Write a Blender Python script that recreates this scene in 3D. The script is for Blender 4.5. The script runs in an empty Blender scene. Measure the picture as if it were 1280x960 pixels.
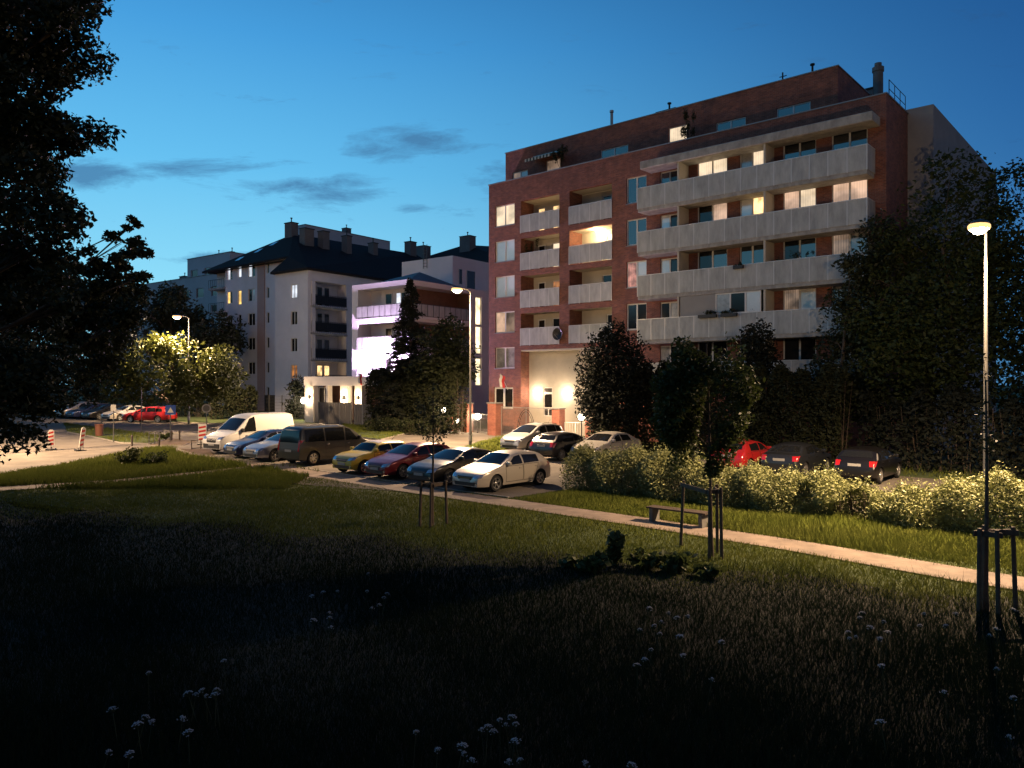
import bpy, bmesh, math, random
import numpy as np
from mathutils import Vector, Matrix
from mathutils.bvhtree import BVHTree

sc = bpy.context.scene
COL = sc.collection
R = math.radians
EYE = 4.2
F = 960.0

# ------------------------------------------------------------------ ground shape
def H(x, y):
    """ground height: level near the viewer, rising very gently beyond 30 m"""
    return 0.016 * (min(max(y, 30.0), 130.0) - 30.0)

def G(px, py, up=0.0):
    """ground position seen at a photo position"""
    k = (py - 480.0) / F
    d = (EYE - up) / k
    if d > 30.0:
        d = (EYE - up + 0.48) / (k + 0.016)
    return ((px - 640.0) / F * d, d)

UC, US = math.cos(R(41.15)), math.sin(R(41.15))
def UV(u, v):
    """frame of the car park: u runs along the parking rows, v away from the viewer"""
    return (UC * u + US * v, -US * u + UC * v)

# ------------------------------------------------------------------ mesh builder
class MB:
    def __init__(s):
        s.v = []; s.f = []; s.m = []
    def add(s, vs, fs, m=0):
        o = len(s.v)
        s.v += [tuple(p) for p in vs]
        for f in fs:
            s.f.append(tuple(i + o for i in f)); s.m.append(m)
        return s
    def quad(s, a, b, c, d, m=0):
        return s.add([a, b, c, d], [(0, 1, 2, 3)], m)
    def box(s, x0, x1, y0, y1, z0, z1, m=0):
        vs = [(x0,y0,z0),(x1,y0,z0),(x1,y1,z0),(x0,y1,z0),(x0,y0,z1),(x1,y0,z1),(x1,y1,z1),(x0,y1,z1)]
        return s.add(vs, [(3,2,1,0),(4,5,6,7),(0,1,5,4),(1,2,6,5),(2,3,7,6),(3,0,4,7)], m)
    def prism(s, poly, z0, z1, m=0, m_side=None):
        n = len(poly)
        vs = [(p[0], p[1], z0) for p in poly] + [(p[0], p[1], z1) for p in poly]
        s.add(vs, [tuple(range(n - 1, -1, -1)), tuple(range(n, 2 * n))], m)
        s.add(vs, [(i, (i + 1) % n, n + (i + 1) % n, n + i) for i in range(n)], m if m_side is None else m_side)
        return s
    def tube(s, pts, rad, n=8, m=0, cap=True):
        pts = [Vector(p) for p in pts]
        if not hasattr(rad, '__len__'): rad = [rad] * len(pts)
        rings = []; up = None
        for i, p in enumerate(pts):
            d = (pts[min(i + 1, len(pts) - 1)] - pts[max(i - 1, 0)])
            if d.length < 1e-9: d = Vector((0, 0, 1))
            d.normalize()
            if up is None:
                up = Vector((1, 0, 0)) if abs(d.x) < 0.8 else Vector((0, 1, 0))
            a = (up - d * up.dot(d)).normalized(); up = a
            b = d.cross(a)
            rings.append([p + (a * math.cos(2*math.pi*j/n) + b * math.sin(2*math.pi*j/n)) * rad[i] for j in range(n)])
        vs = [q for r in rings for q in r]; fs = []
        for i in range(len(pts) - 1):
            for j in range(n):
                fs.append((i*n + j, i*n + (j+1) % n, (i+1)*n + (j+1) % n, (i+1)*n + j))
        if cap:
            fs.append(tuple(range(n - 1, -1, -1))); k = (len(pts) - 1) * n
            fs.append(tuple(k + j for j in range(n)))
        return s.add(vs, fs, m)
    def lathe(s, prof, n=16, c=(0, 0, 0), axis='z', m=0):
        vs = []; fs = []
        for (r, t) in prof:
            for j in range(n):
                a = 2 * math.pi * j / n
                x, y = r * math.cos(a), r * math.sin(a)
                q = (x, y, t) if axis == 'z' else ((x, t, y) if axis == 'y' else (t, x, y))
                vs.append((q[0] + c[0], q[1] + c[1], q[2] + c[2]))
        for i in range(len(prof) - 1):
            for j in range(n):
                fs.append((i*n + j, i*n + (j+1) % n, (i+1)*n + (j+1) % n, (i+1)*n + j))
        return s.add(vs, fs, m)
    def mesh(s, name, mats, smooth=False, angle=40):
        me = bpy.data.meshes.new(name)
        me.from_pydata(s.v, [], s.f)
        if not isinstance(mats, (list, tuple)): mats = [mats]
        for m in mats: me.materials.append(m)
        if len(mats) > 1: me.polygons.foreach_set('material_index', s.m)
        if smooth:
            me.polygons.foreach_set('use_smooth', [True] * len(me.polygons))
            me.set_sharp_from_angle(angle=R(angle))
        me.update()
        return me
    def build(s, name, mats, parent=None, smooth=False, angle=40):
        return link(name, s.mesh(name, mats, smooth, angle), parent)

def link(name, data, parent=None):
    o = bpy.data.objects.new(name, data)
    COL.objects.link(o)
    if parent is not None: o.parent = parent
    return o

def bevelled(o, w=0.01, seg=2):
    bm = bmesh.new(); bm.from_mesh(o.data)
    bmesh.ops.bevel(bm, geom=bm.edges[:], offset=w, segments=seg, affect='EDGES', profile=0.6)
    bm.to_mesh(o.data); bm.free()
    o.data.polygons.foreach_set('use_smooth', [True] * len(o.data.polygons))
    o.data.set_sharp_from_angle(angle=R(40))
    return o

def tag(o, label, cat, group=None, kind=None):
    o['label'] = label; o['category'] = cat
    if group: o['group'] = group
    if kind: o['kind'] = kind
    return o

def thing(name, label, cat, loc=(0, 0, 0), rz=0.0, group=None):
    o = link(name, None)
    o.location = loc; o.rotation_euler = (0, 0, rz)
    o.empty_display_size = 0.3
    return tag(o, label, cat, group)

def copy_tree(o, parent=None):
    c = o.copy(); COL.objects.link(c)
    if parent is not None: c.parent = parent
    for ch in list(o.children): copy_tree(ch, c)
    return c

def structure(o, label=None):
    o['kind'] = 'structure'
    if label: o['label'] = label
    return o

# ------------------------------------------------------------------ materials
def nt(m):
    m.use_nodes = True
    return m.node_tree.nodes, m.node_tree.links, m.node_tree.nodes['Principled BSDF']

def mat(name, col, rough=0.7, metal=0.0, var=0.0, scale=3.0, col2=None, bump=0.0, bscale=None, coat=0.0, spec=0.5, detail=4.0, trans=0.0, ior=None, stretch=1.0):
    m = bpy.data.materials.new(name)
    N, L, P = nt(m)
    P.inputs['Base Color'].default_value = (*col, 1)
    P.inputs['Roughness'].default_value = rough
    P.inputs['Metallic'].default_value = metal
    P.inputs['Specular IOR Level'].default_value = spec
    P.inputs['Coat Weight'].default_value = coat
    P.inputs['Coat Roughness'].default_value = 0.05
    if ior: P.inputs['IOR'].default_value = ior
    tc = None
    if var or col2:
        tc = N.new('ShaderNodeTexCoord')
        no = N.new('ShaderNodeTexNoise'); no.inputs['Scale'].default_value = scale; no.inputs['Detail'].default_value = detail
        no.inputs['Roughness'].default_value = 0.65
        if stretch != 1.0:   # stains running down
            mp = N.new('ShaderNodeMapping'); mp.inputs['Scale'].default_value = (1, 1, stretch)
            L.new(tc.outputs['Object'], mp.inputs[0]); L.new(mp.outputs[0], no.inputs['Vector'])
        else: L.new(tc.outputs['Object'], no.inputs['Vector'])
        cr = N.new('ShaderNodeValToRGB')
        cr.color_ramp.elements[0].position = 0.32; cr.color_ramp.elements[1].position = 0.68
        c2 = col2 if col2 else tuple(min(1, c * (1 + var)) for c in col)
        c1 = col if col2 else tuple(c * (1 - var) for c in col)
        cr.color_ramp.elements[0].color = (*c1, 1); cr.color_ramp.elements[1].color = (*c2, 1)
        L.new(no.outputs['Fac'], cr.inputs['Fac'])
        L.new(cr.outputs['Color'], P.inputs['Base Color'])
    if bump:
        if tc is None: tc = N.new('ShaderNodeTexCoord')
        nb = N.new('ShaderNodeTexNoise'); nb.inputs['Scale'].default_value = bscale or scale * 6; nb.inputs['Detail'].default_value = 5
        L.new(tc.outputs['Object'], nb.inputs['Vector'])
        b = N.new('ShaderNodeBump'); b.inputs['Strength'].default_value = bump; b.inputs['Distance'].default_value = 0.02
        L.new(nb.outputs['Fac'], b.inputs['Height']); L.new(b.outputs['Normal'], P.inputs['Normal'])
    return m

def leafmat(name, c1, c2, scale=1.2, rough=0.55, trans=0.35, up=0.0):
    m = bpy.data.materials.new(name)
    N, L, P = nt(m)
    tc = N.new('ShaderNodeTexCoord')
    n1 = N.new('ShaderNodeTexNoise'); n1.inputs['Scale'].default_value = scale; n1.inputs['Detail'].default_value = 6
    n1.inputs['Roughness'].default_value = 0.8
    L.new(tc.outputs['Object'], n1.inputs['Vector'])
    cr = N.new('ShaderNodeValToRGB')
    cr.color_ramp.elements[0].position = 0.3; cr.color_ramp.elements[1].position = 0.7
    cr.color_ramp.elements[0].color = (*c1, 1); cr.color_ramp.elements[1].color = (*c2, 1)
    L.new(n1.outputs['Fac'], cr.inputs['Fac']); L.new(cr.outputs['Color'], P.inputs['Base Color'])
    P.inputs['Roughness'].default_value = rough; P.inputs['Specular IOR Level'].default_value = 0.03 if up else 0.25
    tr = N.new('ShaderNodeBsdfTranslucent'); L.new(cr.outputs['Color'], tr.inputs['Color'])
    mx = N.new('ShaderNodeMixShader'); mx.inputs[0].default_value = trans
    if up:   # grass: thin blades scatter like a soft upward-facing pile
        ge = N.new('ShaderNodeNewGeometry'); va = N.new('ShaderNodeVectorMath'); va.operation = 'ADD'; va.inputs[1].default_value = (0, 0, up)
        vn = N.new('ShaderNodeVectorMath'); vn.operation = 'NORMALIZE'
        L.new(ge.outputs['Normal'], va.inputs[0]); L.new(va.outputs[0], vn.inputs[0]); df = N.new('ShaderNodeBsdfDiffuse'); L.new(vn.outputs[0], df.inputs['Normal']); L.new(cr.outputs['Color'], df.inputs['Color'])
    out = N['Material Output']
    L.new((df if up else P).outputs[0], mx.inputs[1]); L.new(tr.outputs[0], mx.inputs[2]); L.new(mx.outputs[0], out.inputs['Surface'])
    return m

def brickmat(name, c1, c2, mortar):
    m = bpy.data.materials.new(name)
    N, L, P = nt(m)
    tc = N.new('ShaderNodeTexCoord'); sx = N.new('ShaderNodeSeparateXYZ'); L.new(tc.outputs['Object'], sx.inputs[0])
    ad = N.new('ShaderNodeMath'); ad.operation = 'ADD'; L.new(sx.outputs['X'], ad.inputs[0]); L.new(sx.outputs['Y'], ad.inputs[1])
    cb = N.new('ShaderNodeCombineXYZ'); L.new(ad.outputs[0], cb.inputs[0]); L.new(sx.outputs['Z'], cb.inputs[1])
    br = N.new('ShaderNodeTexBrick'); L.new(cb.outputs[0], br.inputs['Vector'])
    br.inputs['Scale'].default_value = 1.0
    br.inputs['Brick Width'].default_value = 0.26; br.inputs['Row Height'].default_value = 0.08
    br.inputs['Mortar Size'].default_value = 0.007
    br.inputs['Color1'].default_value = (*c1, 1); br.inputs['Color2'].default_value = (*c2, 1); br.inputs['Mortar'].default_value = (*mortar, 1)
    no = N.new('ShaderNodeTexNoise'); no.inputs['Scale'].default_value = 0.7; no.inputs['Detail'].default_value = 6
    L.new(tc.outputs['Object'], no.inputs['Vector'])
    mr = N.new('ShaderNodeMapRange'); mr.inputs[1].default_value = 0.3; mr.inputs[2].default_value = 0.7; mr.inputs[3].default_value = 0.62; mr.inputs[4].default_value = 1.3
    no.inputs['Scale'].default_value = 1.6; no.inputs['Detail'].default_value = 10; no.inputs['Roughness'].default_value = 0.75
    L.new(no.outputs['Fac'], mr.inputs[0])
    mu = N.new('ShaderNodeVectorMath'); mu.operation = 'SCALE'; L.new(br.outputs['Color'], mu.inputs[0]); L.new(mr.outputs[0], mu.inputs['Scale'])
    L.new(mu.outputs[0], P.inputs['Base Color'])
    P.inputs['Roughness'].default_value = 0.85
    bp = N.new('ShaderNodeBump'); bp.inputs['Strength'].default_value = 0.4; bp.inputs['Distance'].default_value = 0.01; bp.invert = True
    L.new(br.outputs['Fac'], bp.inputs['Height']); L.new(bp.outputs['Normal'], P.inputs['Normal'])
    return m

def litmat(name, col, strength, folds=0.0, nscale=0.7, lo=0.35, hi=1.1, base=(0.05, 0.045, 0.04)):
    """a lit window: the lit room or curtain behind a reflecting pane"""
    m = bpy.data.materials.new(name)
    N, L, P = nt(m)
    tc = N.new('ShaderNodeTexCoord')
    no = N.new('ShaderNodeTexNoise'); no.inputs['Scale'].default_value = nscale; no.inputs['Detail'].default_value = 3
    L.new(tc.outputs['Object'], no.inputs['Vector'])
    mr = N.new('ShaderNodeMapRange'); mr.inputs[1].default_value = 0.38; mr.inputs[2].default_value = 0.62; mr.inputs[3].default_value = lo * strength; mr.inputs[4].default_value = hi * strength
    L.new(no.outputs['Fac'], mr.inputs[0])
    last = mr.outputs[0]
    if folds:
        wv = N.new('ShaderNodeTexWave'); wv.inputs['Scale'].default_value = 2.2; wv.inputs['Distortion'].default_value = 2.5
        wv.inputs['Detail'].default_value = 1.5
        mp = N.new('ShaderNodeMapping'); mp.inputs['Scale'].default_value = (1, 1, 0.05)
        L.new(tc.outputs['Object'], mp.inputs[0]); L.new(mp.outputs[0], wv.inputs['Vector'])
        m2 = N.new('ShaderNodeMapRange'); m2.inputs[3].default_value = 1 - folds; m2.inputs[4].default_value = 1 + folds * 0.4
        L.new(wv.outputs['Fac'], m2.inputs[0])
        mu = N.new('ShaderNodeMath'); mu.operation = 'MULTIPLY'; L.new(last, mu.inputs[0]); L.new(m2.outputs[0], mu.inputs[1]); last = mu.outputs[0]
    P.inputs['Base Color'].default_value = (*base, 1); P.inputs['Roughness'].default_value = 0.05
    P.inputs['Emission Color'].default_value = (*col, 1)
    L.new(last, P.inputs['Emission Strength'])
    return m

def emit(name, col, strength):
    m = bpy.data.materials.new(name)
    N, L, P = nt(m)
    P.inputs['Base Color'].default_value = (*col, 1)
    P.inputs['Emission Color'].default_value = (*col, 1); P.inputs['Emission Strength'].default_value = strength
    return m

WARM = (1.0, 0.70, 0.38)
M = dict(
    brick=brickmat('brick', (0.27, 0.088, 0.052), (0.15, 0.050, 0.036), (0.22, 0.15, 0.12)),
    brick_pillar=brickmat('brick_pillar', (0.26, 0.085, 0.05), (0.20, 0.06, 0.04), (0.2, 0.12, 0.1)),
    plaster=mat('plaster', (0.50, 0.45, 0.37), 0.9, var=0.08, scale=1.2, bump=0.1),
    grey_plaster=mat('grey_plaster', (0.30, 0.29, 0.28), 0.9, var=0.1, scale=0.6),
    cream=mat('cream_render', (0.70, 0.67, 0.70), 0.9, var=0.07, scale=0.5),
    pink_band=mat('pink_render', (0.42, 0.30, 0.28), 0.9, var=0.06, scale=0.5),
    white_render=mat('white_render', (0.70, 0.67, 0.69), 0.9, var=0.05, scale=0.5),
    bluewall=mat('pale_render', (0.52, 0.52, 0.54), 0.9, var=0.08, scale=0.3),
    concrete=mat('concrete', (0.32, 0.31, 0.29), 0.85, var=0.28, scale=2.2, stretch=0.5, bump=0.1),
    railing=mat('railing_panel', (0.38, 0.388, 0.375), 0.6, var=0.24, scale=2.6, detail=8, stretch=0.3),
    panelpost=mat('railing_post', (0.62, 0.61, 0.59), 0.45, metal=0.3),
    darkmetal=mat('dark_metal', (0.03, 0.03, 0.033), 0.5, metal=0.6),
    greymetal=mat('grey_metal', (0.30, 0.30, 0.30), 0.45, metal=0.7, var=0.12, scale=4),
    galv=mat('galvanised', (0.11, 0.108, 0.104), 0.42, metal=0.55, var=0.12, scale=5),
    capmetal=mat('cap_metal', (0.24, 0.235, 0.23), 0.5, metal=0.4),
    wood=mat('wood', (0.06, 0.04, 0.028), 0.75, var=0.25, scale=6),
    stake=mat('stake_wood', (0.075, 0.054, 0.038), 0.85, var=0.3, scale=9),
    bark=mat('bark', (0.075, 0.055, 0.04), 0.95, var=0.4, scale=8, bump=0.6),
    roof=mat('roof_tile', (0.024, 0.021, 0.021), 0.9, spec=0.15, var=0.25, scale=4),
    roofgrey=mat('roof_sheet', (0.10, 0.11, 0.12), 0.6, var=0.2, scale=1),
    chimney=mat('chimney_render', (0.16, 0.15, 0.145), 0.9, var=0.12, scale=2),
    frame=mat('window_frame', (0.66, 0.64, 0.61), 0.5),
    pane=mat('window_glass', (0.018, 0.022, 0.028), 0.02, spec=0.5, ior=2.0),
    panedark=mat('window_glass_dark', (0.015, 0.014, 0.014), 0.05, spec=0.5, ior=1.5),
    blind=mat('window_blind', (0.68, 0.68, 0.68), 0.12, spec=0.5, ior=2.4, var=0.06, scale=1.5),
    curtain=mat('net_curtain', (0.36, 0.35, 0.34), 0.12, spec=0.5, ior=2.0, var=0.3, scale=2.5),
    skylight=mat('skylight_glass', (0.25, 0.3, 0.36), 0.03, spec=0.8, ior=2.3),
    lit_cream=litmat('lit_cream', (1.0, 0.76, 0.50), 1.0, 0.12, 0.9, 0.7, 1.2),
    lit_warm=litmat('lit_warm', (1.0, 0.62, 0.26), 1.4, 0.1, 1.3, 0.3, 1.7),
    lit_peach=litmat('lit_peach', (1.0, 0.63, 0.42), 0.75, 0.1, 0.8, 0.55, 1.25),
    lit_orange=litmat('lit_orange', (1.0, 0.36, 0.09), 0.5, 0.5, 1.3, 0.25, 1.4),
    lit_bright=litmat('lit_bright', (1.0, 0.80, 0.46), 2.6, 0.2, 1.0, 0.45, 1.3),
    lit_dim=litmat('lit_dim', (1.0, 0.66, 0.45), 0.2, 0.35, 1.0, 0.3, 1.5),
    lit_pink=litmat('lit_pink', (1.0, 0.42, 0.32), 0.42, 0.3, 1.5, 0.3, 1.8),
    lit_white=litmat('lit_white', (0.85, 0.90, 1.0), 1.0, 0.1, 1.0, 0.7, 1.2),
    lit_yellow=litmat('lit_yellow', (1.0, 0.62, 0.16), 1.6, 0.2, 1.0, 0.6, 1.2),
    lamp=emit('lamp_glow', (1.0, 0.80, 0.50), 30.0),
    lamphalo=emit('lamp_halo', (1.0, 0.60, 0.24), 1.6),  # the lamp's warm halo, put into a glowing ring
    lampwhite=emit('lamp_white', (1.0, 0.88, 0.70), 22.0),
    purple=emit('floodlight_glow', (0.86, 0.66, 1.0), 40.0),
    fairy=emit('fairy_light', (1.0, 0.85, 0.5), 6.0),
    asphalt=mat('asphalt', (0.135, 0.115, 0.095), 0.92, var=0.32, scale=0.6, bump=0.25, bscale=30, detail=8),
    path=mat('path_paving', (0.215, 0.165, 0.130), 0.9, var=0.30, scale=1.4, bump=0.2, bscale=40, detail=8),
    kerb=mat('kerb_stone', (0.30, 0.27, 0.24), 0.85, var=0.2, scale=3),
    soil=mat('soil', (0.10, 0.062, 0.036), 0.95, var=0.3, scale=2.5, bump=0.5, detail=8),
    lawn=mat('lawn_ground', (0.036, 0.062, 0.012), 0.95, col2=(0.066, 0.086, 0.022), scale=0.9, bump=0.6, bscale=18, detail=9),
    grass=leafmat('grass_blade', (0.090, 0.118, 0.020), (0.15, 0.165, 0.040), 0.5, 0.6, 0.2, up=2.0),
    leaf_dark=leafmat('leaf_dark', (0.016, 0.022, 0.009), (0.034, 0.041, 0.015), 1.2, trans=0.2),
    leaf_mid=leafmat('leaf_mid', (0.026, 0.040, 0.011), (0.06, 0.075, 0.02), 0.9),
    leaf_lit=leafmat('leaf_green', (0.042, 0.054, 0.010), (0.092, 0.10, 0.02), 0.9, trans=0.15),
    leaf_hedge=leafmat('leaf_pale', (0.13, 0.145, 0.05), (0.32, 0.33, 0.15), 3.5, 0.5, 0.1),
    leaf_weed=leafmat('leaf_weed', (0.04, 0.06, 0.02), (0.08, 0.10, 0.03), 3.0),
    needle=leafmat('needle', (0.007, 0.010, 0.007), (0.015, 0.019, 0.011), 1.5, 0.8, 0.05),
    thuja=leafmat('thuja', (0.013, 0.018, 0.007), (0.030, 0.034, 0.013), 1.5, 0.8, 0.1),
    meadow=mat('meadow_ground_shaded', (0.008, 0.011, 0.006), 0.95, col2=(0.018, 0.020, 0.010), scale=0.9, bump=0.6, bscale=18, detail=9),  # meadow soil with the dark of the foreground put into its colour
    grass_shaded=leafmat('meadow_blade_shaded', (0.010, 0.019, 0.009), (0.020, 0.031, 0.017), 0.5, 0.7, 0.1, up=2.0),  # meadow grass far darker than the lawn: foreground shade in the colour
    benchcon=mat('bench_concrete', (0.13, 0.125, 0.115), 0.9, var=0.2, scale=3),
    petal=mat('petal', (0.30, 0.32, 0.34), 0.8),
    stem=mat('stem', (0.03, 0.042, 0.015), 0.8),
    tyre=mat('tyre', (0.012, 0.012, 0.013), 0.85),
    rim=mat('rim', (0.52, 0.51, 0.50), 0.28, metal=0.85),
    rimdark=mat('rim_dark', (0.02, 0.02, 0.02), 0.5, metal=0.5),
    blackplastic=mat('black_plastic', (0.015, 0.015, 0.016), 0.5),
    carglass=mat('car_glass', (0.010, 0.011, 0.012), 0.02, spec=0.5, ior=1.42),
    headlight=mat('headlight', (0.55, 0.56, 0.58), 0.08, metal=0.75, var=0.25, scale=14),
    taillight=mat('taillight', (0.42, 0.012, 0.010), 0.12, coat=1.0),
    plate=mat('licence_plate', (0.30, 0.30, 0.29), 0.5),
    chrome=mat('chrome', (0.72, 0.72, 0.72), 0.1, metal=1.0),
    signwhite=mat('sign_white', (0.62, 0.60, 0.56), 0.5),
    signred=mat('sign_red', (0.45, 0.03, 0.025), 0.5),
    signblue=mat('sign_blue', (0.03, 0.08, 0.32), 0.5),
    flagred=mat('flag_red', (0.5, 0.03, 0.03), 0.8),
    flagwhite=mat('flag_white', (0.65, 0.63, 0.6), 0.8),
    awning=mat('awning_cloth', (0.45, 0.43, 0.38), 0.8),
    awningdark=mat('awning_stripe', (0.03, 0.06, 0.05), 0.8),
    umbrella=mat('parasol_cloth', (0.022, 0.016, 0.018), 0.9),
    brownwall=mat('brown_cladding', (0.17, 0.085, 0.05), 0.8, var=0.15, scale=2),
    fencegrey=mat('fence_panel', (0.085, 0.078, 0.076), 0.6, var=0.1, scale=2),
    bin=mat('bin_metal', (0.14, 0.05, 0.03), 0.6),
    bollard=mat('bollard_paint', (0.05, 0.035, 0.028), 0.6),
)
def paint(name, col, metal=0.35, rough=0.32):
    return mat(name, col, rough, metal=metal, coat=0.3)
# ------------------------------------------------------------------ camera, sky, sun
cam = bpy.data.cameras.new('camera'); cam.sensor_width = 36.0; cam.lens = 36.0 * F / 1280.0
cam.clip_end = 5000; cam.clip_start = 0.1
co = link('camera', cam); co.location = (0, 0, EYE); co.rotation_euler = (R(90), 0, 0)
sc.camera = co

w = bpy.data.worlds.new('World'); sc.world = w; w.use_nodes = True
N, L = w.node_tree.nodes, w.node_tree.links
for n in list(N): N.remove(n)
out = N.new('ShaderNodeOutputWorld'); bg = N.new('ShaderNodeBackground')
L.new(bg.outputs[0], out.inputs['Surface'])
tc = N.new('ShaderNodeTexCoord')
def math_(op, a, b=None, clamp=False):
    n = N.new('ShaderNodeMath'); n.operation = op; n.use_clamp = clamp
    for i, q in enumerate((a, b)):
        if q is None: continue
        if isinstance(q, (int, float)): n.inputs[i].default_value = q
        else: L.new(q, n.inputs[i])
    return n.outputs[0]
def ramp(fac, stops):
    n = N.new('ShaderNodeValToRGB'); e = n.color_ramp.elements
    while len(e) < len(stops): e.new(0.5)
    for el, (p, c) in zip(e, stops):
        el.position = p; el.color = (*c, 1)
    L.new(fac, n.inputs['Fac']); return n.outputs['Color']
def mixc(fac, a, b, mode='MIX'):
    n = N.new('ShaderNodeMix'); n.data_type = 'RGBA'; n.blend_type = mode
    if isinstance(fac, (int, float)): n.inputs[0].default_value = fac
    else: L.new(fac, n.inputs[0])
    for i, q in ((6, a), (7, b)):
        if isinstance(q, tuple): n.inputs[i].default_value = (*q, 1)
        else: L.new(q, n.inputs[i])
    return n.outputs[2]
sep = N.new('ShaderNodeSeparateXYZ'); L.new(tc.outputs['Generated'], sep.inputs[0])
X, Y, Z = sep.outputs
# dusk sky: brightest towards the afterglow on the left, night behind the viewer
zc = math_('MAXIMUM', Z, 0.0)
bright = ramp(zc, [(0.0, (0.30, 0.74, 0.94)), (0.12, (0.27, 0.72, 0.95)), (0.26, (0.135, 0.53, 0.88)), (0.40, (0.064, 0.35, 0.74)), (0.50, (0.036, 0.23, 0.55)), (0.66, (0.020, 0.095, 0.24)), (1.0, (0.012, 0.05, 0.14))])
dark = ramp(zc, [(0.0, (0.06, 0.22, 0.46)), (0.15, (0.032, 0.16, 0.41)), (0.30, (0.017, 0.108, 0.33)), (0.45, (0.010, 0.068, 0.235)), (0.62, (0.006, 0.035, 0.12)), (1.0, (0.006, 0.028, 0.09))])
az = math_('ADD', math_('MULTIPLY', X, -0.88), math_('MULTIPLY', Y, 0.47))
azf = N.new('ShaderNodeMapRange'); azf.interpolation_type = 'SMOOTHSTEP'
azf.inputs[1].default_value = -0.25; azf.inputs[2].default_value = 0.80
L.new(az, azf.inputs[0])
sky = mixc(azf.outputs[0], dark, bright)
# the city's grey haze glow low in the sky opposite the afterglow
back = ramp(zc, [(0.0, (0.175, 0.155, 0.185)), (0.22, (0.14, 0.13, 0.165)), (0.5, (0.03, 0.045, 0.085)), (1.0, (0.012, 0.045, 0.14))])
bf = N.new('ShaderNodeMapRange'); bf.interpolation_type = 'SMOOTHSTEP'
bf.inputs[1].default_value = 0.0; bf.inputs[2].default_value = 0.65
L.new(math_('SUBTRACT', math_('MULTIPLY', X, 0.5), math_('MULTIPLY', Y, 0.87)), bf.inputs[0])
sky = mixc(bf.outputs[0], sky, back)
# thin dark clouds low over the roofs
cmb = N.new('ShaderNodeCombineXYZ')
L.new(math_('MULTIPLY', math_('DIVIDE', X, math_('MAXIMUM', Y, 0.05)), 2.2), cmb.inputs[0])
L.new(math_('MULTIPLY', math_('DIVIDE', Z, math_('MAXIMUM', Y, 0.05)), 8.5), cmb.inputs[1])
cn = N.new('ShaderNodeTexNoise'); cn.inputs['Scale'].default_value = 3.6; cn.inputs['Detail'].default_value = 12; cn.inputs['Roughness'].default_value = 0.70; cn.inputs['Distortion'].default_value = 0.4
L.new(cmb.outputs[0], cn.inputs['Vector'])
el = math_('DIVIDE', Z, math_('MAXIMUM', Y, 0.05))
xx = math_('DIVIDE', X, math_('MAXIMUM', Y, 0.05))
def bump_(cx, wx, cy, wy):
    a = math_('DIVIDE', math_('SUBTRACT', xx, cx), wx); b = math_('DIVIDE', math_('SUBTRACT', el, cy), wy)
    r2 = math_('ADD', math_('MULTIPLY', a, a), math_('MULTIPLY', b, b))
    return math_('POWER', 2.718, math_('MULTIPLY', r2, -1.0))
zone = None
for g in ((-0.55, 0.10, 0.272, 0.022), (-0.42, 0.10, 0.283, 0.016), (-0.28, 0.10, 0.258, 0.014), (-0.22, 0.08, 0.242, 0.016), (-0.13, 0.035, 0.228, 0.009), (-0.11, 0.07, 0.318, 0.020), (-0.17, 0.05, 0.30, 0.014), (-0.02, 0.05, 0.27, 0.022), (-0.36, 0.10, 0.165, 0.008)):
    b = bump_(*g); zone = b if zone is None else math_('MAXIMUM', zone, b)
cr = N.new('ShaderNodeMapRange'); cr.inputs[1].default_value = 0.60; cr.inputs[2].default_value = 0.86; cr.inputs[3].default_value = 0.0; cr.inputs[4].default_value = 0.9
L.new(math_('ADD', cn.outputs['Fac'], math_('MULTIPLY', zone, 0.30)), cr.inputs[0])
cr.clamp = True
cloudcol = mixc(azf.outputs[0], (0.02, 0.075, 0.20), (0.070, 0.23, 0.44))
sky = mixc(cr.outputs[0], sky, cloudcol)
ns = N.new('ShaderNodeTexSky'); ns.sky_type = 'NISHITA'; ns.sun_disc = False
SUN_EL, SUN_AZ = R(-3.0), R(-62)
ns.sun_elevation = SUN_EL; ns.sun_rotation = SUN_AZ; ns.air_density = 1.5; ns.ozone_density = 3.0
nd = N.new('ShaderNodeVectorMath'); nd.operation = 'SCALE'; L.new(ns.outputs[0], nd.inputs[0]); nd.inputs['Scale'].default_value = 0.05
sky = mixc(1.0, sky, nd.outputs[0], 'ADD')
# low left sky out of view darkened for unseen trees and roofs, dimming reflections
tl = N.new('ShaderNodeMapRange'); tl.interpolation_type = 'SMOOTHSTEP'; tl.inputs[1].default_value = -0.62; tl.inputs[2].default_value = -0.72
L.new(X, tl.inputs[0])
th = N.new('ShaderNodeMapRange'); th.interpolation_type = 'SMOOTHSTEP'; th.inputs[1].default_value = 0.15; th.inputs[2].default_value = 0.07
L.new(Z, th.inputs[0])
sky = mixc(math_('MULTIPLY', tl.outputs[0], th.outputs[0]), sky, (0.012, 0.014, 0.014))
L.new(sky, bg.inputs['Color']); bg.inputs['Strength'].default_value = 1.0

sl = bpy.data.lights.new('dusk_afterglow', 'SUN'); sl.energy = 0.05; sl.angle = R(25); sl.color = (0.55, 0.75, 1.0)
so = link('dusk_afterglow', sl); so.rotation_euler = (R(72), 0, R(62))

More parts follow.
